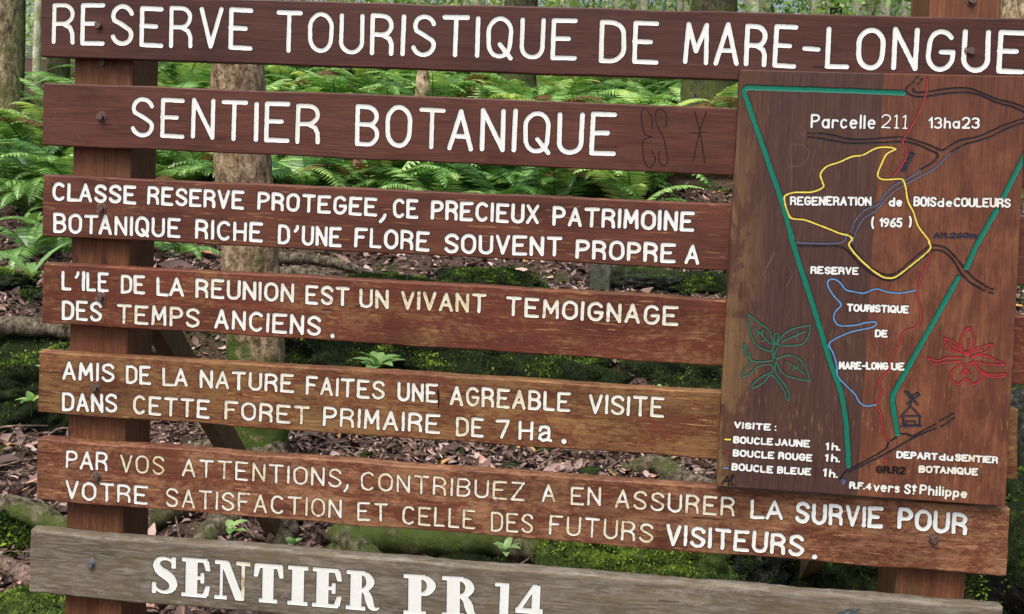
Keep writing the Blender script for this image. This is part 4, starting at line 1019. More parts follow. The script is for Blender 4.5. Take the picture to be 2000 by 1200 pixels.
def mossy_at(x, y):
    return fbm(np.stack([x * 0.8, y * 0.8, x * 0 + 4.4], -1), 41, 3)
V, F, T_ = [], [], []
nb = 0
for (n, xr, yr, sz, sd_) in ((46000, (-3.2, 2.4), (0.3, 3.0), 0.032, 1), (7000, (-3.2, 2.4), (0.3, 3.0), 0.055, 6), (24000, (-4.8, 3.4), (2.6, 5.5), 0.042, 2), (24000, (-7.5, 5.0), (3.4, 9.0), 0.06, 3), (5000, (-14, 8), (8, 16), 0.11, 4)):
    q, f, t = litter_mesh(n, xr, yr, sz, sd_, 0.03, lambda x, y, r: (mossy_at(x, y) < r.uniform(0.1, 1.2, len(x))))
    V.append(q); F.append(f + nb); T_.append(t); nb += len(q)
litter = link("leaf_litter", mesh_np("leaf_litter", np.concatenate(V), np.concatenate(F), M['litter'], True, {"tone": np.concatenate(T_)}))
thing(litter, "pinkish brown dead leaves covering the forest floor behind the notice board", "leaf litter", kind="stuff")

def bark(name, c0, c1, c2, moss=0.3, mossc=srgb(88, 104, 44), vscale=1.0, mz=(0.2, 1.2), rough=0.85):
    k = NT(name)
    p = k.coord((7 * vscale, 7 * vscale, 3.6 * vscale), world_space=True)
    n1 = k.noise(p, 2.0, 10, 0.78, 0.3)
    n2 = k.noise(k.coord((1, 1, 1), world_space=True), 5, 5, 0.65)
    n3 = k.noise(k.coord((1, 1, 1), world_space=True), 60, 4, 0.7)
    c = k.ramp(n1, [(0.40, c0), (0.5, c1), (0.61, c2)])
    c = k.mix(k.band(n3, 0.52, 0.66), c, k.mix(1.0, c, (0.42, 0.38, 0.34), 'MULTIPLY'))
    if moss:
        sep = k.n("SeparateXYZ"); k.lk(k.coord((1, 1, 1), world_space=True), sep.inputs[0])
        low = k.band(sep.outputs[2], mz[1], mz[0])
        mm = k.math('MULTIPLY', k.band(k.math('ADD', n2, k.math('MULTIPLY', low, 0.34)), 0.68 - 0.12 * moss, 0.80 - 0.12 * moss), min(1.0, moss + 0.35))
        c = k.mix(mm, c, k.mix(n3, tuple(0.35 * v for v in mossc), mossc))
    k.bump(k.math('ADD', n1, k.math('MULTIPLY', n3, 0.5)), 0.9, 0.02)
    return k.done(c, rough, 0.2)

M['bark_tan'] = bark('tan flaky bark', srgb(92, 75, 57), srgb(152, 130, 102), srgb(194, 174, 144), 0.7, srgb(84, 104, 42), vscale=2.4, mz=(0.15, 0.8))
M['bark_dark'] = bark('dark fissured bark', srgb(28, 26, 22), srgb(64, 60, 50), srgb(98, 94, 78), 0.25, vscale=1.3, mz=(0, 9))
M['bark_pale'] = bark('pale smooth bark', srgb(164, 162, 142), srgb(206, 204, 182), srgb(232, 230, 212), 0.3, srgb(150, 160, 96), vscale=0.5, mz=(1, 6))
M['bark_brown'] = bark('brown rough bark', srgb(84, 68, 50), srgb(158, 140, 110), srgb(206, 190, 160), 0.45, srgb(120, 128, 64), vscale=0.9, mz=(0.6, 3))
M['root'] = bark('grey root bark', srgb(40, 34, 28), srgb(92, 84, 70), srgb(140, 130, 110), 0.25, srgb(84, 98, 42), vscale=2.2, mz=(-1, 0.9))
M['mossy_root'] = bark('mossy root bark', srgb(40, 34, 28), srgb(92, 84, 68), srgb(136, 128, 104), 0.55, srgb(88, 108, 42), vscale=2.2, mz=(-1, 1.2))
M['twig'] = bark('dead twig', srgb(74, 60, 52), srgb(124, 104, 92), srgb(160, 142, 128), 0.0, vscale=2)
M['concrete'] = bark('mossy grey concrete', srgb(70, 72, 66), srgb(98, 100, 90), srgb(120, 122, 110), 0.1, srgb(66, 82, 44), vscale=2.0, mz=(0, 2))

# ------------------------------------------------------------------ rocks with moss
def rock_mat(name, moss_amt, tint=(1, 1, 1), bright=1.0):
    k = NT(name)
    p = k.coord((1, 1, 1), world_space=True)
    n1 = k.noise(p, 26, 7, 0.72)
    n2 = k.noise(p, 5, 5, 0.65)
    n3 = k.noise(p, 120, 3, 0.6)
    c = k.ramp(n1, [(0.32, srgb(14, 14, 14)), (0.55, srgb(48, 48, 46)), (0.72, srgb(104, 106, 98))])
    nz = k.n("SeparateXYZ"); k.lk(k.n("NewGeometry").outputs["Normal"], nz.inputs[0])
    mm = k.band(k.math('ADD', k.math('MULTIPLY', nz.outputs[2], 0.22), n2), 0.66 - 0.35 * moss_amt, 0.80 - 0.35 * moss_amt)
    g0 = tuple(v * bright for v in srgb(10, 14, 8)); g1 = tuple(v * bright for v in srgb(44, 58, 24)); g2 = tuple(v * bright for v in srgb(96, 116, 48))
    mc = k.ramp(k.math('ADD', k.math('MULTIPLY', n1, 0.7), k.math('MULTIPLY', n3, 0.3)), [(0.34, g0), (0.54, g1), (0.72, g2)])
    c = k.mix(mm, c, mc)
    k.bump(k.math('ADD', n1, k.math('MULTIPLY', n3, 0.6)), 0.9, 0.02)
    return k.done(c, 0.9, 0.15)
M['rock_moss'] = rock_mat('dark rock under moss', 0.8, bright=0.45)
M['rock_bright'] = rock_mat('rock under bright moss', 1.2, bright=2.1)
M['rock_bare'] = rock_mat('black lava rock', 0.25)

def ico(sub):
    bm = bmesh.new()
    bmesh.ops.create_icosphere(bm, subdivisions=sub, radius=1.0)
    v = np.array([x.co[:] for x in bm.verts]); f = np.array([[w.index for w in q.verts] for q in bm.faces])
    bm.free()
    return v, f
ICO = {s: ico(s) for s in (3, 5, 6)}

def boulder(name, loc, size, seed, mat, label, moss_n=0, moss_tone=(0.2, 0.7), sub=5, rough=0.28, group=None, moss_sz=0.0085, rz=0.0, cat="rock"):
    v, f = ICO[sub]
    d = 1 + rough * fbm(v * 1.15 + seed * 3.1, seed, 3, 0.55) + 0.11 * fbm(v * 5 + seed, seed + 4, 4, 0.6)
    w = v * d[:, None]
    w = np.sign(w) * np.abs(w) ** 0.9 * np.array(size)
    c, s = math.cos(rz), math.sin(rz)
    w = np.stack([w[:, 0] * c - w[:, 1] * s, w[:, 0] * s + w[:, 1] * c, w[:, 2]], 1)
    root = empty(name, loc)
    thing(root, label, cat, group)
    link("stone", mesh_np("stone", w, f, mat, True), root)
    if moss_n:
        r = np.random.default_rng(seed + 100)
        a, b, cc = w[f[:, 0]], w[f[:, 1]], w[f[:, 2]]
        nn = np.cross(b - a, cc - a); ar = np.linalg.norm(nn, axis=1); nn = nn / (ar[:, None] + 1e-12)
        cen = (a + b + cc) / 3
        wt = ar * np.clip(nn[:, 2] + 0.75, 0.05, 2) * np.clip(fbm(cen * 6 + seed, seed + 8, 4) * 1.3 + 0.45, 0.02, 1.5)
        pick = r.choice(len(f), moss_n, p=wt / wt.sum())
        u1 = r.random((moss_n, 2)); fl = u1.sum(1) > 1; u1[fl] = 1 - u1[fl]
        pt = a[pick] + u1[:, :1] * (b - a)[pick] + u1[:, 1:] * (cc - a)[pick]
        N = nn[pick]
        L = moss_sz * np.exp(r.normal(0, .4, moss_n))
        dirn = N * 0.8 + r.normal(0, 0.55, (moss_n, 3)); dirn /= np.linalg.norm(dirn, axis=1)[:, None]
        side = np.cross(dirn, r.normal(0, 1, (moss_n, 3))); side /= np.linalg.norm(side, axis=1)[:, None] + 1e-9
        wd = (L * 0.36)[:, None]
        Q = np.stack([pt - side * wd - N * 0.003, pt + side * wd - N * 0.003, pt + dirn * L[:, None] * .6 + side * wd * .9, pt + dirn * L[:, None], ], 1).reshape(-1, 3)
        fq = np.arange(moss_n * 4).reshape(-1, 4)
        clump = fbm(pt * 9, seed + 60, 3)
        tn = np.clip(moss_tone[0] + (moss_tone[1] - moss_tone[0]) * (0.5 + 0.55 * clump + r.normal(0, 0.2, moss_n)), 0, 1)
        mo = link("moss", mesh_np("moss", Q, fq, M['moss'], False, {"tone": np.repeat(tn, 4)}), root)
        mo["kind"] = "stuff"
    return root

boulder("mossy_ledge", (-0.86, 3.30, 0.10), (1.22, 0.62, 0.46), 3, M['rock_moss'], "long dark mossy bank behind the middle of the notice board, under the fourth board", 70000, (0.2, 1.0), 6, 0.26, cat="mossy bank")
boulder("mossy_ledge", (1.12, 3.36, 0.08), (1.0, 0.6, 0.48), 8, M['rock_moss'], "mossy bank right of the dark cleft, beside the map panel", 40000, (0.25, 1.05), 6, 0.2, cat="mossy bank")
boulder("mossy_boulder", (-3.25, 2.68, 0.0), (0.90, 0.55, 0.34), 13, M['rock_moss'], "big dark mossy boulder beside the left ends of the lower boards", 60000, (0.25, 1.05), 6, 0.3, cat="boulder")
boulder("mossy_rock", (0.30, 1.40, -0.03), (0.48, 0.30, 0.20), 21, M['rock_bright'], "bright green moss mound seen just above the grey bottom board", 60000, (0.75, 1.4), 5, 0.16, moss_sz=0.006, cat="mossy rock")
boulder("mossy_rock", (1.16, 1.40, 0.0), (0.40, 0.30, 0.24), 24, M['rock_moss'], "black mossy rock behind the right brace and the right post", 14000, (0.1, 0.7), 5, 0.2, cat="mossy rock")
boulder("mossy_rock", (0.66, 1.44, -0.01), (0.27, 0.28, 0.19), 29, M['rock_bare'], "dark bare rock in shade between two mossy rocks", 5000, (0.0, 0.4), 5, 0.25, cat="rock")
boulder("mossy_rock", (1.86, 1.30, 0.02), (0.36, 0.42, 0.36), 33, M['rock_moss'], "rock patched with pale lichen and moss at the right edge, below the sixth board's end", 9000, (0.3, 1.0), 5, 0.25, cat="mossy rock")
boulder("mossy_rock", (2.35, 2.3, 0.05), (0.45, 0.40, 0.42), 35, M['rock_bare'], "black lava rock at the right edge beside the fifth board's end", 4000, (0.1, 0.7), 5, 0.3, cat="rock")
boulder("mossy_rock", (-1.70, 0.50, -0.08), (0.24, 0.2, 0.16), 38, M['rock_bright'], "small bright moss hump under the left end of the grey board", 9000, (0.4, 1.0), 5, 0.16, moss_sz=0.006, cat="mossy rock")
boulder("mossy_rock", (-0.42, 1.22, -0.15), (0.20, 0.13, 0.12), 39, M['rock_moss'], "low grey green stone half buried beside the mossy root", 2500, (0.2, 0.7), 5, 0.2, cat="rock")
boulder("mossy_rock", (-2.42, 1.24, -0.10), (0.30, 0.16, 0.13), 45, M['rock_moss'], "grey and mossy stone under the arching root at the left edge", 9000, (0.2, 0.9), 5, 0.25, cat="mossy rock")
boulder("mossy_rock", (-1.25, 3.0, 0.10), (0.36, 0.26, 0.28), 43, M['rock_moss'], "moss covered rock right of the tan tree trunk's foot", 9000, (0.2, 0.85), 5, 0.22, cat="mossy rock")
for i, (x, y, s, sd_, lb) in enumerate(((-1.5, 4.55, .26, 51, "mossy rock in the gap under the third board, right of the tan trunk"), (-0.75, 4.75, .30, 52, "green tufted rock under the word SOUVENT, seen between boards"), (0.42, 5.4, .30, 53, "black rock right beside the grey concrete stake"), (0.95, 5.4, .30, 54, "mossy rock left of the map panel's edge, under the third board"), (-4.15, 3.75, .20, 55, "small mossy stone among dead leaves left of the fourth board"), (-3.55, 3.55, .17, 56, "black stone in dead leaves beside the fourth board's left end"))):
    boulder("mossy_rock", (x, y, gz(x, y) + s * .15), (s * 1.5, s, s * .45), sd_, M['rock_bare'] if i in (2, 5) else M['rock_moss'], lb, 2500 if i in (2, 5) else 14000, (0.2, 0.85), 5, 0.28, moss_sz=0.009, cat="rock")
for i, (x, y, s, sd_) in enumerate(((-1.05, 2.15, .05, 61), (-0.62, 2.32, .05, 62), (0.05, 2.2, .06, 63), (0.30, 2.52, .075, 64), (-0.35, 2.25, .05, 65), (-0.2, 2.5, .05, 66))):
    o = link("pebble", mesh_np("pebble", ICO[3][0] * (1 + 0.25 * fbm(ICO[3][0] * 1.4 + sd_, sd_, 3))[:, None] * np.array([s, s * .8, s * .55]), ICO[3][1], M['rock_bare'], True), None, (x, y, gz(x, y) + s * .25))
    thing(o, "dark lava pebble lying in the dead leaves between the fifth and sixth boards", "pebble", "pebbles in the leaf litter")

# ------------------------------------------------------------------ the near tree with its buttress roots
def pipe(g, ctrl, radii, n=12, m=24, rough=0.12, seed=0, flat=1.0, tone=0.0):
    P = smooth_path(ctrl, m)
    R_ = np.interp(np.linspace(0, len(radii) - 1, m), range(len(radii)), radii)
    v, q, t = tube(P, R_, n, rough, seed, 0, flat)
    g.add(v, t, q, tone)

def branchy_tree(name, base, top, r0, r1, mat, label, seed, crown=True, crown_z=5.0, crown_n=900, crown_r=2.2, leaf=0.13, roots=(), flare=1.35, bend=0.1, cat="tree", group=None, moss_low=False, tone=(0.2, 0.9)):
    r = np.random.default_rng(seed)
    root = empty(name, base)
    thing(root, label, cat, group)
    b = np.zeros(3); tp = np.array(top, float) - np.array(base, float)
    mid1 = tp * .33 + r.normal(0, bend, 3) * [1, 1, 0]; mid2 = tp * .66 + r.normal(0, bend, 3) * [1, 1, 0]
    g = Geo()
    lo = np.array([0, 0, -0.25])
    pipe(g, [lo, tp * .04, tp * .12, mid1, mid2, tp], [r0 * flare * 1.15, r0 * flare, r0 * 1.06, r0, (r0 + r1) / 2, r1], 48 if roots else 22, 260 if roots else 60, 0.07, seed)
    if crown:
        for j in range(4):
            s = 0.62 + 0.1 * j
            p0 = tp * s; a = r.uniform(0, 2 * PI); L = crown_r * r.uniform(.6, 1)
            e = p0 + np.array([math.cos(a) * L, math.sin(a) * L, L * .6])
            pipe(g, [p0, (p0 + e) / 2 + [0, 0, -.05 * L], e], [r1 * .7, r1 * .45, r1 * .15], 8, 12, 0.06, seed + j)
    link("trunk", g.mesh("trunk", mat, True), root)
    for j, (pts, rad) in enumerate(roots):
        g = Geo()
        pipe(g, [np.array(p) + [0, 0, gz(p[0], p[1]) * (i_ > 0)] - np.array(base) for i_, p in enumerate(pts)], rad, 14, 30, 0.3, seed + 10 + j)
        link("root", g.mesh("root", M['root'], True), root)
    if crown:
        n = crown_n
        ncl = 26
        cc = tp * 0.85 + r.normal(0, 1, (ncl, 3)) * [crown_r * .55, crown_r * .55, crown_r * .42]
        ci = r.integers(0, ncl, n)
        c = cc[ci] + r.normal(0, crown_r * .16, (n, 3))
        v, f, t = leaf_faces(c, leaf, r, np.clip(tone[0] + (tone[1] - tone[0]) * (r.random(ncl)[ci] * .6 + r.random(n) * .4), 0, 1))
        link("crown", mesh_np("crown", v, f, M['canopy'], False, {"tone": t}), root)
    return root

def leaf_faces(c, size, r, tone, droop=0.4):
    n = len(c)
    L = size * np.exp(r.normal(0, .3, n))
    d = r.normal(0, 1, (n, 3)) * [1, 1, .5] + [0, 0, -droop]
    d /= np.linalg.norm(d, axis=1)[:, None]
    s = np.cross(d, r.normal(0, .5, (n, 3)) + [0, 0, 1]); s /= np.linalg.norm(s, axis=1)[:, None] + 1e-9
    Lc = L[:, None]
    Q = np.stack([c, c + d * Lc * .45 + s * Lc * .2, c + d * Lc, c + d * Lc * .45 - s * Lc * .2], 1).reshape(-1, 3)
    return Q, np.arange(4 * n).reshape(-1, 4), np.repeat(tone, 4)

tb = (-1.515, 1.95, 0.0)
branchy_tree("tree", tb, (-2.14, 2.1, 7.0), 0.124, 0.085, M['bark_tan'], "slender tan barked tree with mossy foot standing close behind the left of the board", 5, True, 5, 700, 1.6, 0.10,
    roots=[([(-1.53, 1.93, .12), (-1.62, 1.72, .05), (-1.80, 1.35, .03), (-1.98, 1.02, -.03)], [.07, .065, .055, .03]),
           ([(-1.52, 1.92, .10), (-1.46, 1.62, .05), (-1.50, 1.30, .02), (-1.52, 1.0, -.05)], [.07, .06, .05, .03]),
           ([(-1.50, 1.92, .10), (-1.32, 1.65, .05), (-1.22, 1.38, .03), (-1.10, 1.05, -.04)], [.07, .07, .06, .03]),
           ([(-1.48, 1.94, .08), (-1.2, 1.74, .03), (-.95, 1.6, .01), (-.55, 1.45, -.05)], [.06, .045, .035, .02]),
           ([(-1.54, 1.98, .08), (-1.9, 2.0, .02), (-2.2, 1.85, -.01), (-2.5, 1.8, -.04)], [.06, .04, .03, .02])], flare=1.06, bend=0.015)

def lone_root(pts, rad, label, seed, name="exposed_root", mat=None, cat="root"):
    base = np.array([pts[0][0], pts[0][1], gz(pts[0][0], pts[0][1])])
    g = Geo()
    pipe(g, [np.array(p) - base for p in pts], rad, 14, 40, 0.2, seed)
    o = link(name, g.mesh(name, mat or M['root'], True), None, base)
    return thing(o, label, cat)
gp = lambda x, y, dz: (x, y, gz(x, y) + dz)
lone_root([gp(-1.0, 1.28, .0), gp(-.78, 1.33, .08), gp(-.5, 1.30, .09), gp(-.2, 1.36, .07), gp(0.02, 1.26, -.03)], [.035, .065, .06, .05, .025], "mossy root lying above the grey board, right of the left brace", 71, mat=M['mossy_root'])
lone_root([gp(-1.02, 1.42, -.02), gp(-.95, 1.36, .05), gp(-.82, 1.22, .04), gp(-.72, 1.12, -.03)], [.03, .06, .06, .035], "short thick mossy root hump at the foot of the left brace", 72, mat=M['mossy_root'])
lone_root([gp(-2.45, 4.2, .10), gp(-2.1, 4.25, .16), gp(-1.8, 4.2, .12), gp(-1.55, 4.1, .05), gp(-1.45, 3.9, -.02)], [.07, .075, .065, .05, .025], "dark twisted root in the gap right of the tan trunk, under the third board", 73)
lone_root([gp(-2.5, 4.5, .20), gp(-2.0, 4.55, .22), gp(-1.6, 4.6, .14), gp(-1.1, 4.7, .05)], [.05, .04, .035, .02], "second grey root running just behind the dark twisted root", 74)
lone_root([gp(0.20, 2.32, .0), gp(.36, 2.30, .05), gp(.50, 2.2, .03), gp(.62, 2.05, .03), gp(.70, 1.85, -.02)], [.03, .05, .05, .045, .02], "bare grey root beside the lower left corner of the map panel", 75)
lone_root([gp(-2.75, 1.25, -.02), gp(-2.55, 1.22, .08), gp(-2.3, 1.24, .13), gp(-2.05, 1.2, .09), gp(-1.85, 1.10, .0)], [.035, .05, .05, .04, .02], "grey mossy arching root at the left edge above the grey board's end", 76, mat=M['mossy_root'])
lone_root([(-4.3, 2.85, .30), (-3.7, 2.80, .37), (-3.1, 2.75, .40), (-2.7, 2.85, .36), (-2.3, 2.95, .22)], [.05, .06, .055, .07, .05], "mossy fallen branch lying across the big boulder at left", 77, "fallen_branch", cat="branch")
lone_root([gp(-1.0, 2.45, .02), gp(-.93, 2.6, .05), gp(-.83, 2.72, .04)], [.02, .05, .02], "pale lichen covered stick end below the word PRIMAIRE", 78, "fallen_branch", M['twig'], "branch")
lone_root([gp(-2.25, .95, .03), gp(-2.1, .90, .05), gp(-1.9, .80, .03)], [.028, .032, .03], "short broken brown stick beside the left end of the grey board", 79, "fallen_branch", M['twig'], "branch")

# twigs lying in the litter
g = Geo()
r = np.random.default_rng(77)
for i in range(900):
    if i < 640: x, y = r.uniform(-3.0, 1.6), r.uniform(.45, 3.0)
    else: x, y = r.uniform(-6.0, 3.0), r.uniform(3.3, 7.5)
    a = r.uniform(0, PI); L = r.uniform(.08, .4); rad = r.uniform(.0025, .007)
    z = gz(x, y) + r.uniform(.015, .045)
    d = np.array([math.cos(a), math.sin(a), r.normal(0, .12)])
    pts = [np.array([x, y, z]) - d * L / 2, np.array([x, y, z + r.normal(0, .01)]) + r.normal(0, .02, 3) * [1, 1, .3], np.array([x, y, z]) + d * L / 2]
    pipe(g, pts, [rad, rad * .9, rad * .5], 5, 6, 0.0, i)
tw = link("twigs", g.mesh("twigs", M['twig'], True))
thing(tw, "thin dead twigs scattered over the fallen leaves", "twigs", kind="stuff")

# ------------------------------------------------------------------ ferns
def frond_mesh(name, L, pairs, width, seed, lod=1, arch=0.55):
    r = np.random.default_rng(seed)
    s = np.linspace(0, 1, pairs)
    # rachis in the x-z plane: rises, then arches over
    ang = np.radians(66) - np.radians(66 + 40 * arch * 2) * s ** 1.25
    dx = np.cos(ang); dz = np.sin(ang)
    X = np.concatenate([[0], np.cumsum((dx[1:] + dx[:-1]) / 2)]) * L / (pairs - 1)
    Z = np.concatenate([[0], np.cumsum((dz[1:] + dz[:-1]) / 2)]) * L / (pairs - 1)
    bendy = r.normal(0, .12) * s ** 2 * L
    g = Geo()
    C_ = np.stack([X, bendy, Z], 1)
    v, q, t = tube(C_, np.linspace(.006, .0015, pairs) * (L / .8), 4)
    g.add(v, t, q, 0.25)
    i0 = int(pairs * .16)
    for i in range(i0, pairs):
        u = (i - i0) / (pairs - 1 - i0)
        ln = width * L * (math.sin(PI * (0.16 + 0.84 * u) ** 0.8) * .92 + .08) * r.uniform(.9, 1.08)
        if u > .97: ln *= .5
        tang = np.array([dx[i], 0, dz[i]]); up = np.array([-dz[i], 0, dx[i]])
        for sg in (-1, 1):
            d = np.array([0, sg, 0]) * .93 + tang * r.uniform(.24, .36) - up * r.uniform(.06, .22)
            d /= np.linalg.norm(d)
            wv = tang * (L / pairs) * .46
            m = 3 if lod else 2
            ps = np.linspace(0, 1, m + 1)
            pw = np.array([.75, 1.0, .62, .06]) if lod else np.array([.8, .9, .06])
            c = C_[i] + np.outer(ps * ln, d) - np.outer(ps ** 2 * ln * .16, up) + np.outer(ps ** 2 * ln * .12, tang)
            V = np.concatenate([c - pw[:, None] * wv, c + pw[:, None] * wv])
            k = m + 1
            Q = [(j, j + 1, k + j + 1, k + j) for j in range(m)]
            if sg < 0: Q = [x[::-1] for x in Q]
            g.add(V, None, Q, np.clip(.42 + .12 * u + r.normal(0, .10), 0, 1))
    return g

FROND = [frond_mesh("frond", 1.0, 34, .17, s, 1, a) for s, a in ((1, .45), (2, .6), (3, .35), (4, .75))]
FROND_MESH = []
for tsh in (-.18, 0.0, .16, .34):
    row = []
    for fg in FROND:
        g = Geo(); g.v, g.t, g.q, g.n = fg.v, fg.t, fg.q, fg.n
        g.a = [np.clip(x + tsh, .2, 1) for x in fg.a]
        row.append(g.mesh("frond", M['fern'], True))
    FROND_MESH.append(row)

def fern(x, y, size, nf, seed, label, tone=1, dz=0.0, rz=None, spread=1.0):
    r = random.Random(seed)
    root = empty("fern", (x, y, gz(x, y) + dz), r.uniform(0, 6.28) if rz is None else rz)
    thing(root, label, "fern", "ferns behind the notice board")
    for j in range(nf):
        o = link("frond", FROND_MESH[min(3, max(0, tone + r.choice((-1, 0, 0, 0))))][r.randrange(4)], root)
        a = j / nf * 2 * PI * spread + r.uniform(-.3, .3)
        o.rotation_euler = (r.uniform(-.2, .2), r.uniform(-.25, .35), a)
        s = size * 1.25 * r.uniform(.75, 1.1)
        o.scale = (s, s, s)
    return root

fern(-6.89, 8.60, 1.25, 9, 200, "tall bright green fern between the left tree and the second board's end", 2)
fern(-6.60, 7.60, 1.00, 8, 201, "yellow green fern at the left edge below the mossy tree trunk", 2)
fern(-5.80, 6.70, 0.80, 8, 202, "fern with widely spaced leaflets at the left edge beside the third board", 1)
fern(-5.76, 7.20, 0.80, 7, 203, "blue green fern touching the left post between second and third boards", 1)
fern(-4.63, 5.00, 0.55, 7, 204, "low arching fern just left of the fourth board's upper corner", 1)
fern(-4.53, 5.30, 0.60, 7, 205, "fern half hidden by the left post between third and fourth boards", 1)
fern(-3.68, 5.60, 0.55, 7, 206, "single upright fern between the left post and the tan trunk, under the third board", 1)
fern(-7.30, 13.50, 1.30, 9, 207, "yellowing fern between the left post and the tan trunk, under the top board", 3)
fern(-4.71, 7.80, 0.90, 8, 208, "leafy green fern left of the tan trunk, under the second board", 2)
fern(-5.25, 13.00, 1.20, 9, 209, "green fern just right of the tan trunk, in the gap under the top board", 2)
fern(-4.30, 12.20, 1.20, 9, 210, "pale arching fern under the letters UR of TOURISTIQUE", 1)
fern(-3.33, 12.50, 1.30, 9, 211, "fern with drooping tip left of the broken brown stump", 1)
fern(-2.27, 13.00, 1.20, 8, 212, "fern right of the broken brown stump", 2)
fern(-1.44, 12.40, 1.20, 9, 213, "wide fern above the letters AN of BOTANIQUE", 1)
fern(-0.41, 13.20, 1.30, 9, 214, "tall fern at the middle of the upper gap, above the last letters of BOTANIQUE", 2)
fern(0.64, 12.00, 1.20, 9, 215, "large pale fern above the scratched figures on the second board", 1)
fern(-2.07, 7.20, 0.75, 7, 216, "low spreading fern under the first letters of BOTANIQUE", 1)
fern(-1.61, 7.30, 0.80, 8, 217, "bright fern under the middle of the word BOTANIQUE", 2)
fern(-1.17, 7.80, 0.70, 7, 218, "small drooping fern under the letters NIQ of BOTANIQUE", 1)
fern(-0.59, 7.90, 0.70, 7, 219, "yellow green fern above the word PATRIMOINE", 2)
fern(0.15, 8.20, 0.85, 7, 220, "upright fern near the right end of the gap under the second board", 1)

# the fern thicket behind, as one mass
fl = [frond_mesh("f", 1.0, 29, .17, 20 + s, 0, a) for s, a in ((1, .45), (2, .6), (3, .3), (4, .75), (5, .5))]
flm = [(np.concatenate(f.v), np.concatenate(f.q), np.concatenate(f.t), np.concatenate(f.a)) for f in fl]
def scatter_fronds(spots, seed):
    r = np.random.default_rng(seed)
    V, Qd, Tr, A_, nb = [], [], [], [], 0
    for (x, y, s, nf, tn) in spots:
        z = gz(x, y)
        a0 = r.uniform(0, 6.28)
        for j in range(nf):
            v, q, t, a = flm[r.integers(0, len(flm))]
            ya = a0 + j / nf * 2 * PI + r.uniform(-.4, .4); pt = r.uniform(-.35, .35)
            cp, sp = math.cos(pt), math.sin(pt); ca, sa = math.cos(ya), math.sin(ya)
            sc = s * r.uniform(.7, 1.15)
            w = v * sc
            w = np.stack([w[:, 0] * cp + w[:, 2] * sp, w[:, 1], -w[:, 0] * sp + w[:, 2] * cp], 1)
            w = np.stack([w[:, 0] * ca - w[:, 1] * sa + x, w[:, 0] * sa + w[:, 1] * ca + y, w[:, 2] + z], 1)
            V.append(w); Qd.append(q + nb); Tr.append(t + nb); nb += len(w)
            A_.append(a * 0 - .12 if r.random() < .07 else np.clip(a + tn + r.normal(0, .1), .2, 1))
    return np.concatenate(V), [np.concatenate(Qd), np.concatenate(Tr)], np.concatenate(A_)
r = np.random.default_rng(8)
spots = []
for i in range(430):
    y = 7.2 + 13 * r.random() ** 1.25
    x = r.uniform(-0.52 * (y + 2.25) - 1.5, 0.33 * (y + 2.25) + 1.0)
    if x > 0.15 * y - 0.6 and y < 9.6: continue
    spots.append((x, y, r.uniform(.9, 1.55), int(r.integers(6, 9)), r.normal(.06, .24)))
v, f, a = scatter_fronds(spots, 4)
th = link("fern_thicket", mesh_np("fern_thicket", v, f, M['fern'], True, {"tone": a}))
thing(th, "dense mass of green ferns covering the slope behind the notice board", "ferns", kind="stuff")

# ------------------------------------------------------------------ broad-leaved small plants
def blade(L, W, droop, seed, n=6, fold=.25):
    r = np.random.default_rng(seed)
    s = np.linspace(0, 1, n)
    w = W * np.sin(PI * np.clip(s * .94 + .05, 0, 1)) ** .8 * .5
    w[-1] = .002
    x = s * L; z = .25 * L * s - droop * L * s ** 2
    V = np.concatenate([np.stack([x, -w, z + w * fold], 1), np.stack([x, w * 0, z], 1), np.stack([x, w, z + w * fold], 1)])
    Q = [(i, i + 1, n + i + 1, n + i) for i in range(n - 1)] + [(n + i, n + i + 1, 2 * n + i + 1, 2 * n + i) for i in range(n - 1)]
    return V, Q

def plant(x, y, dz, L, W, nl, seed, label, stem=.12, droop=.5, tone=.6, up=0.5, name="leafy_plant"):
    r = np.random.default_rng(seed)
    z = gz(x, y) + dz
    root = empty(name, (x, y, z))
    thing(root, label, "plant")
    g = Geo()
    pipe(g, [(0, 0, -.05), (.005, .0, stem * .5), (0, .01, stem)], [.006, .005, .004], 6, 8)
    link("stem", g.mesh("stem", M['bigleaf'], True), root)
    for j in range(nl):
        a = j * 2.4 + r.uniform(-.3, .3)
        v, q = blade(L * r.uniform(.8, 1.15), W, droop * r.uniform(.5, 1.2), seed + j)
        pt = -up * r.uniform(.5, 1.3)
        v = np.stack([v[:, 0] * math.cos(pt) + v[:, 2] * math.sin(pt), v[:, 1], -v[:, 0] * math.sin(pt) + v[:, 2] * math.cos(pt)], 1)
        v = np.stack([v[:, 0] * math.cos(a) - v[:, 1] * math.sin(a), v[:, 0] * math.sin(a) + v[:, 1] * math.cos(a), v[:, 2] + stem * (.5 + .5 * j / nl)], 1)
        link("leaf", mesh_np("leaf", v, np.array(q), M['bigleaf'], True, {"tone": np.full(len(v), np.clip(tone + r.normal(0, .15), 0, 1))}), root)

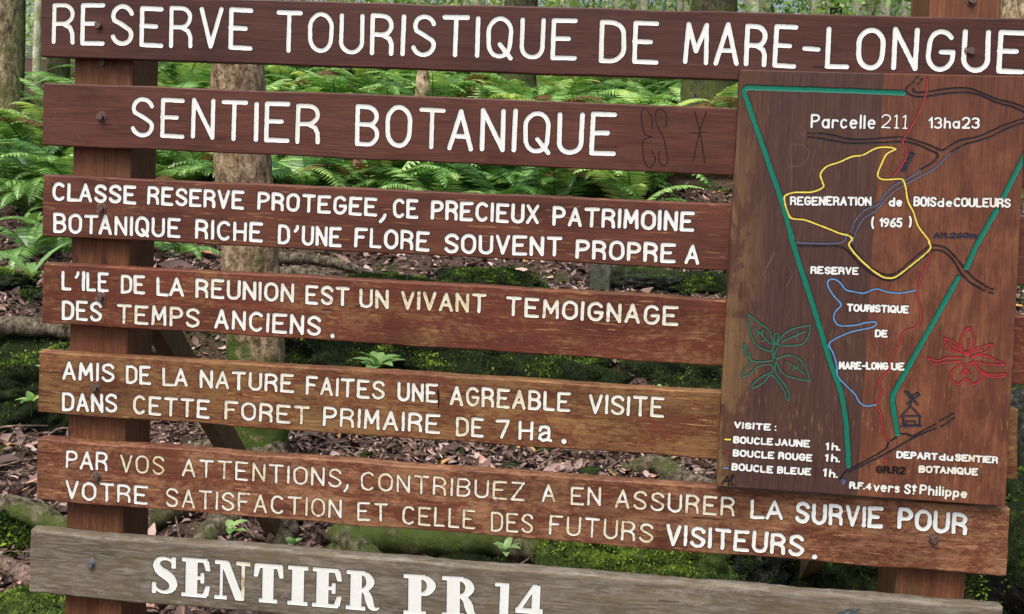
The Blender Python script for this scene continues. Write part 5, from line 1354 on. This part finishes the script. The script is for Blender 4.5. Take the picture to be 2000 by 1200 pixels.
plant(-1.15, 2.72, 0.20, 0.17, 0.085, 9, 301, "broad leaved light green plant growing on the mossy bank, above the word UNE", 0.10, 0.70, 0.80, 0.70)
plant(-2.87, 7.70, 0.05, 0.50, 0.200, 6, 302, "plant with long hanging leaves right of the tan trunk, under the second board", 0.30, 0.90, 0.50, 0.70)
plant(-4.12, 4.20, 0.00, 0.42, 0.070, 6, 303, "strap leaved pale plant left of the fourth board's upper left corner", 0.05, 0.55, 0.60, 0.70)
plant(0.39, 2.55, 0.26 - gz(0.39, 2.55), 0.07, 0.030, 7, 305, "tiny fern like sprig at the mossy bank's foot near the map panel", 0.04, 0.60, 0.90, 0.90)
plant(-1.06, 1.05, 0.01 - gz(-1.06, 1.05), 0.04, 0.026, 6, 306, "small bright seedling beside the left brace, above the grey board", 0.05, 0.50, 0.90, 0.80)
plant(-0.27, 1.12, 0.01 - gz(-0.27, 1.12), 0.07, 0.030, 6, 307, "little green seedling by the mossy root, above the grey board", 0.05, 0.50, 0.80, 0.80)
plant(-1.34, 1.15, -0.00 - gz(-1.34, 1.15), 0.06, 0.034, 4, 308, "two leaved green seedling on the tree's roots, left of the brace", 0.05, 0.50, 0.90, 0.50)
plant(-2.80, 2.15, 0.13 - gz(-2.80, 2.15), 0.08, 0.040, 6, 309, "tiny leafy sprig on the big mossy boulder at left", 0.03, 0.60, 0.80, 0.70)
plant(-2.80, 2.30, 0.24 - gz(-2.80, 2.30), 0.08, 0.040, 6, 310, "small pale sprig at the boulder's top beside the fifth board", 0.04, 0.60, 0.90, 0.70)
plant(2.80, 4.00, 0.30, 0.20, 0.080, 7, 313, "green weed right of the map panel at the frame's edge", 0.10, 0.60, 0.80, 0.70)
plant(-5.16, 5.80, 0.00, 0.28, 0.090, 9, 314, "broad leaved green plant at the left edge under the ferns", 0.20, 0.60, 0.70, 0.70)
plant(-5.21, 6.20, 0.00, 0.28, 0.090, 9, 315, "leafy green plant left of the third board's end", 0.25, 0.60, 0.70, 0.70)

# ------------------------------------------------------------------ grey concrete stake
def stake():
    x, y = 0.08, 5.05
    root = empty("boundary_stake", (x, y, gz(x, y)))
    thing(root, "square mossy grey concrete stake seen in the gap under the third board", "stake")
    bm = bmesh.new()
    bmesh.ops.create_cube(bm, size=1.0)
    for v in bm.verts: v.co = Vector((v.co.x * .15, v.co.y * .13, v.co.z * .62 + .2))
    bmesh.ops.bevel(bm, geom=list(bm.edges), offset=.012, segments=2, affect='EDGES')
    bmesh.ops.subdivide_edges(bm, edges=list(bm.edges), cuts=3, use_grid_fill=True)
    for v in bm.verts:
        n_ = fbm(np.array([v.co[:]]) * 14, 4, 3)[0] * .006
        v.co += Vector((n_, n_ * .7, 0))
    me = bpy.data.meshes.new("shaft"); bm.to_mesh(me); bm.free(); me.materials.append(M['concrete'])
    link("shaft", me, root, (0, 0, 0), (0, .03, .12))
stake()

# ------------------------------------------------------------------ trees on the slope, then the wood behind
def on_slope(x, y, rad, mat, label, lean, seed):
    z = gz(x, y)
    branchy_tree("tree", (x - lean * .15, y, z), (x + lean * .8, y + .2, z + 9.5), rad, rad * .72, M[mat], label, seed, True, 0, 420, 2.0, .22, flare=1.25, bend=.05, group="trees on the slope", tone=(.35, 1.0))
for i, a in enumerate((
    (-7.72, 9.0, 0.238, 'bark_brown', 'thick brown trunk with moss cut by the left edge of the picture', -0.25),
    (-9.68, 12.5, 0.057, 'bark_dark', 'thin dark trunk right beside the mossy brown trunk at left', 0.1),
    (-10.67, 14.5, 0.065, 'bark_pale', "slim pale trunk touching the top board's left end", 0),
    (-10.53, 15, 0.173, 'bark_dark', 'dark trunk behind the left post, between first and second boards', 0),
    (-1.37, 13.5, 0.28, 'bark_dark', 'broad dark trunk above the letters QUE of TOURISTIQUE', 0.1),
    (1.7, 12.5, 0.352, 'bark_dark', 'broadest dark trunk, above the letters MA of MARE', 0.1),
    (5.01, 9.5, 0.163, 'bark_brown', 'brown mossy trunk at the right edge beside the right post', 0.05),
    (-2.85, 19, 0.177, 'bark_pale', 'pale trunk just left of the dark one above TOURISTIQUE', 0.1),
    (0.38, 20, 0.087, 'bark_pale', 'first of the slim pale trunks above the word DE', 0),
    (0.73, 23, 0.084, 'bark_pale', 'middle slim pale trunk above the word DE', 0.1),
    (0.96, 19, 0.094, 'bark_pale', 'mossy pale trunk right of two slim ones above the word DE', -0.1),
    (1.96, 21, 0.09, 'bark_pale', 'pale trunk left of the broadest dark trunk', 0),
    (3.14, 17, 0.096, 'bark_pale', 'leaning greenish trunk right of the broadest dark trunk', -1.2),
    (4.51, 18, 0.051, 'bark_pale', 'very thin straight pale trunk above the hyphen', 0),
    (5.98, 22, 0.148, 'bark_dark', 'short looking dark trunk between pale ones above the letter L', 0),
    (5.42, 18, 0.124, 'bark_pale', 'yellow green mossy trunk above the letter L', 0),
    (6.22, 19, 0.142, 'bark_pale', 'pale trunk left of the right post, second from it', 0.05),
    (7.11, 21, 0.116, 'bark_pale', 'grey white trunk between two greenish ones near the right post', 0),
    (6.11, 17, 0.064, 'bark_pale', 'slim greenish trunk nearest the right post', 0))):
    on_slope(a[0], a[1], a[2], M and a[3], a[4], a[5], 500 + i)

def stump():
    x, y = -2.56, 11.0
    z = gz(x, y)
    g = Geo()
    pipe(g, [(0, 0, -.1), (.0, 0, .5), (.03, 0, 1.0), (.0, 0, 1.45)], [.13, .11, .10, .05], 12, 20, .3, 5)
    root = empty("broken_stump", (x, y, z))
    thing(root, "broken brown stump standing among ferns in the upper gap under the word TOURISTIQUE", "stump")
    link("trunk", g.mesh("trunk", M['bark_brown'], True), root)
    g = Geo()
    pipe(g, [(0, 0, 1.2), (-.06, 0, 1.5), (-.12, .02, 1.62)], [.05, .035, .01], 7, 10, .2, 6)
    link("snag", g.mesh("snag", M['bark_brown'], True), root)
stump()

# the wood farther back: thin trunks and leaves as one mass
r = np.random.default_rng(99)
g = Geo()
for i in range(90):
    y = r.uniform(20, 42); x = r.uniform(-.62 * y, .5 * y)
    z = gz(x, y); rr = r.uniform(.06, .2)
    pipe(g, [(x, y, z - .3), (x + r.normal(0, .2), y, z + 4), (x + r.normal(0, .5), y, z + 11)], [rr * 1.2, rr, rr * .6], 8, 10, .06, i)
far = empty("distant_wood", (0, 30, gz(0, 30)))
thing(far, "far off pale trunks and sunlit leaves of the wood behind the ferns", "distant wood", kind="stuff")
o = link("trunks", g.mesh("trunks", M['bark_pale'], True), far, (0, -30, -gz(0, 30)))
o["kind"] = "stuff"
n = 150000
cl = 1300
cy = r.uniform(15, 46, cl); cx = r.uniform(-.66, .55, cl) * (cy + 3)
czz = ground_z(cx, cy) + r.uniform(.6, 11.5, cl) ** 1.0
ci = r.integers(0, cl, n)
cen = np.stack([cx, cy, czz], 1)[ci] + r.normal(0, 1, (n, 3)) * [.75, .75, .5]
v, f, t = leaf_faces(cen, .19, r, np.clip(r.random(cl)[ci] * .75 + r.random(n) * .3, 0, 1))
o = link("leaves", mesh_np("leaves", v, f, M['canopy'], False, {"tone": t}), far, (0, -30, -gz(0, 30)))
o["kind"] = "stuff"
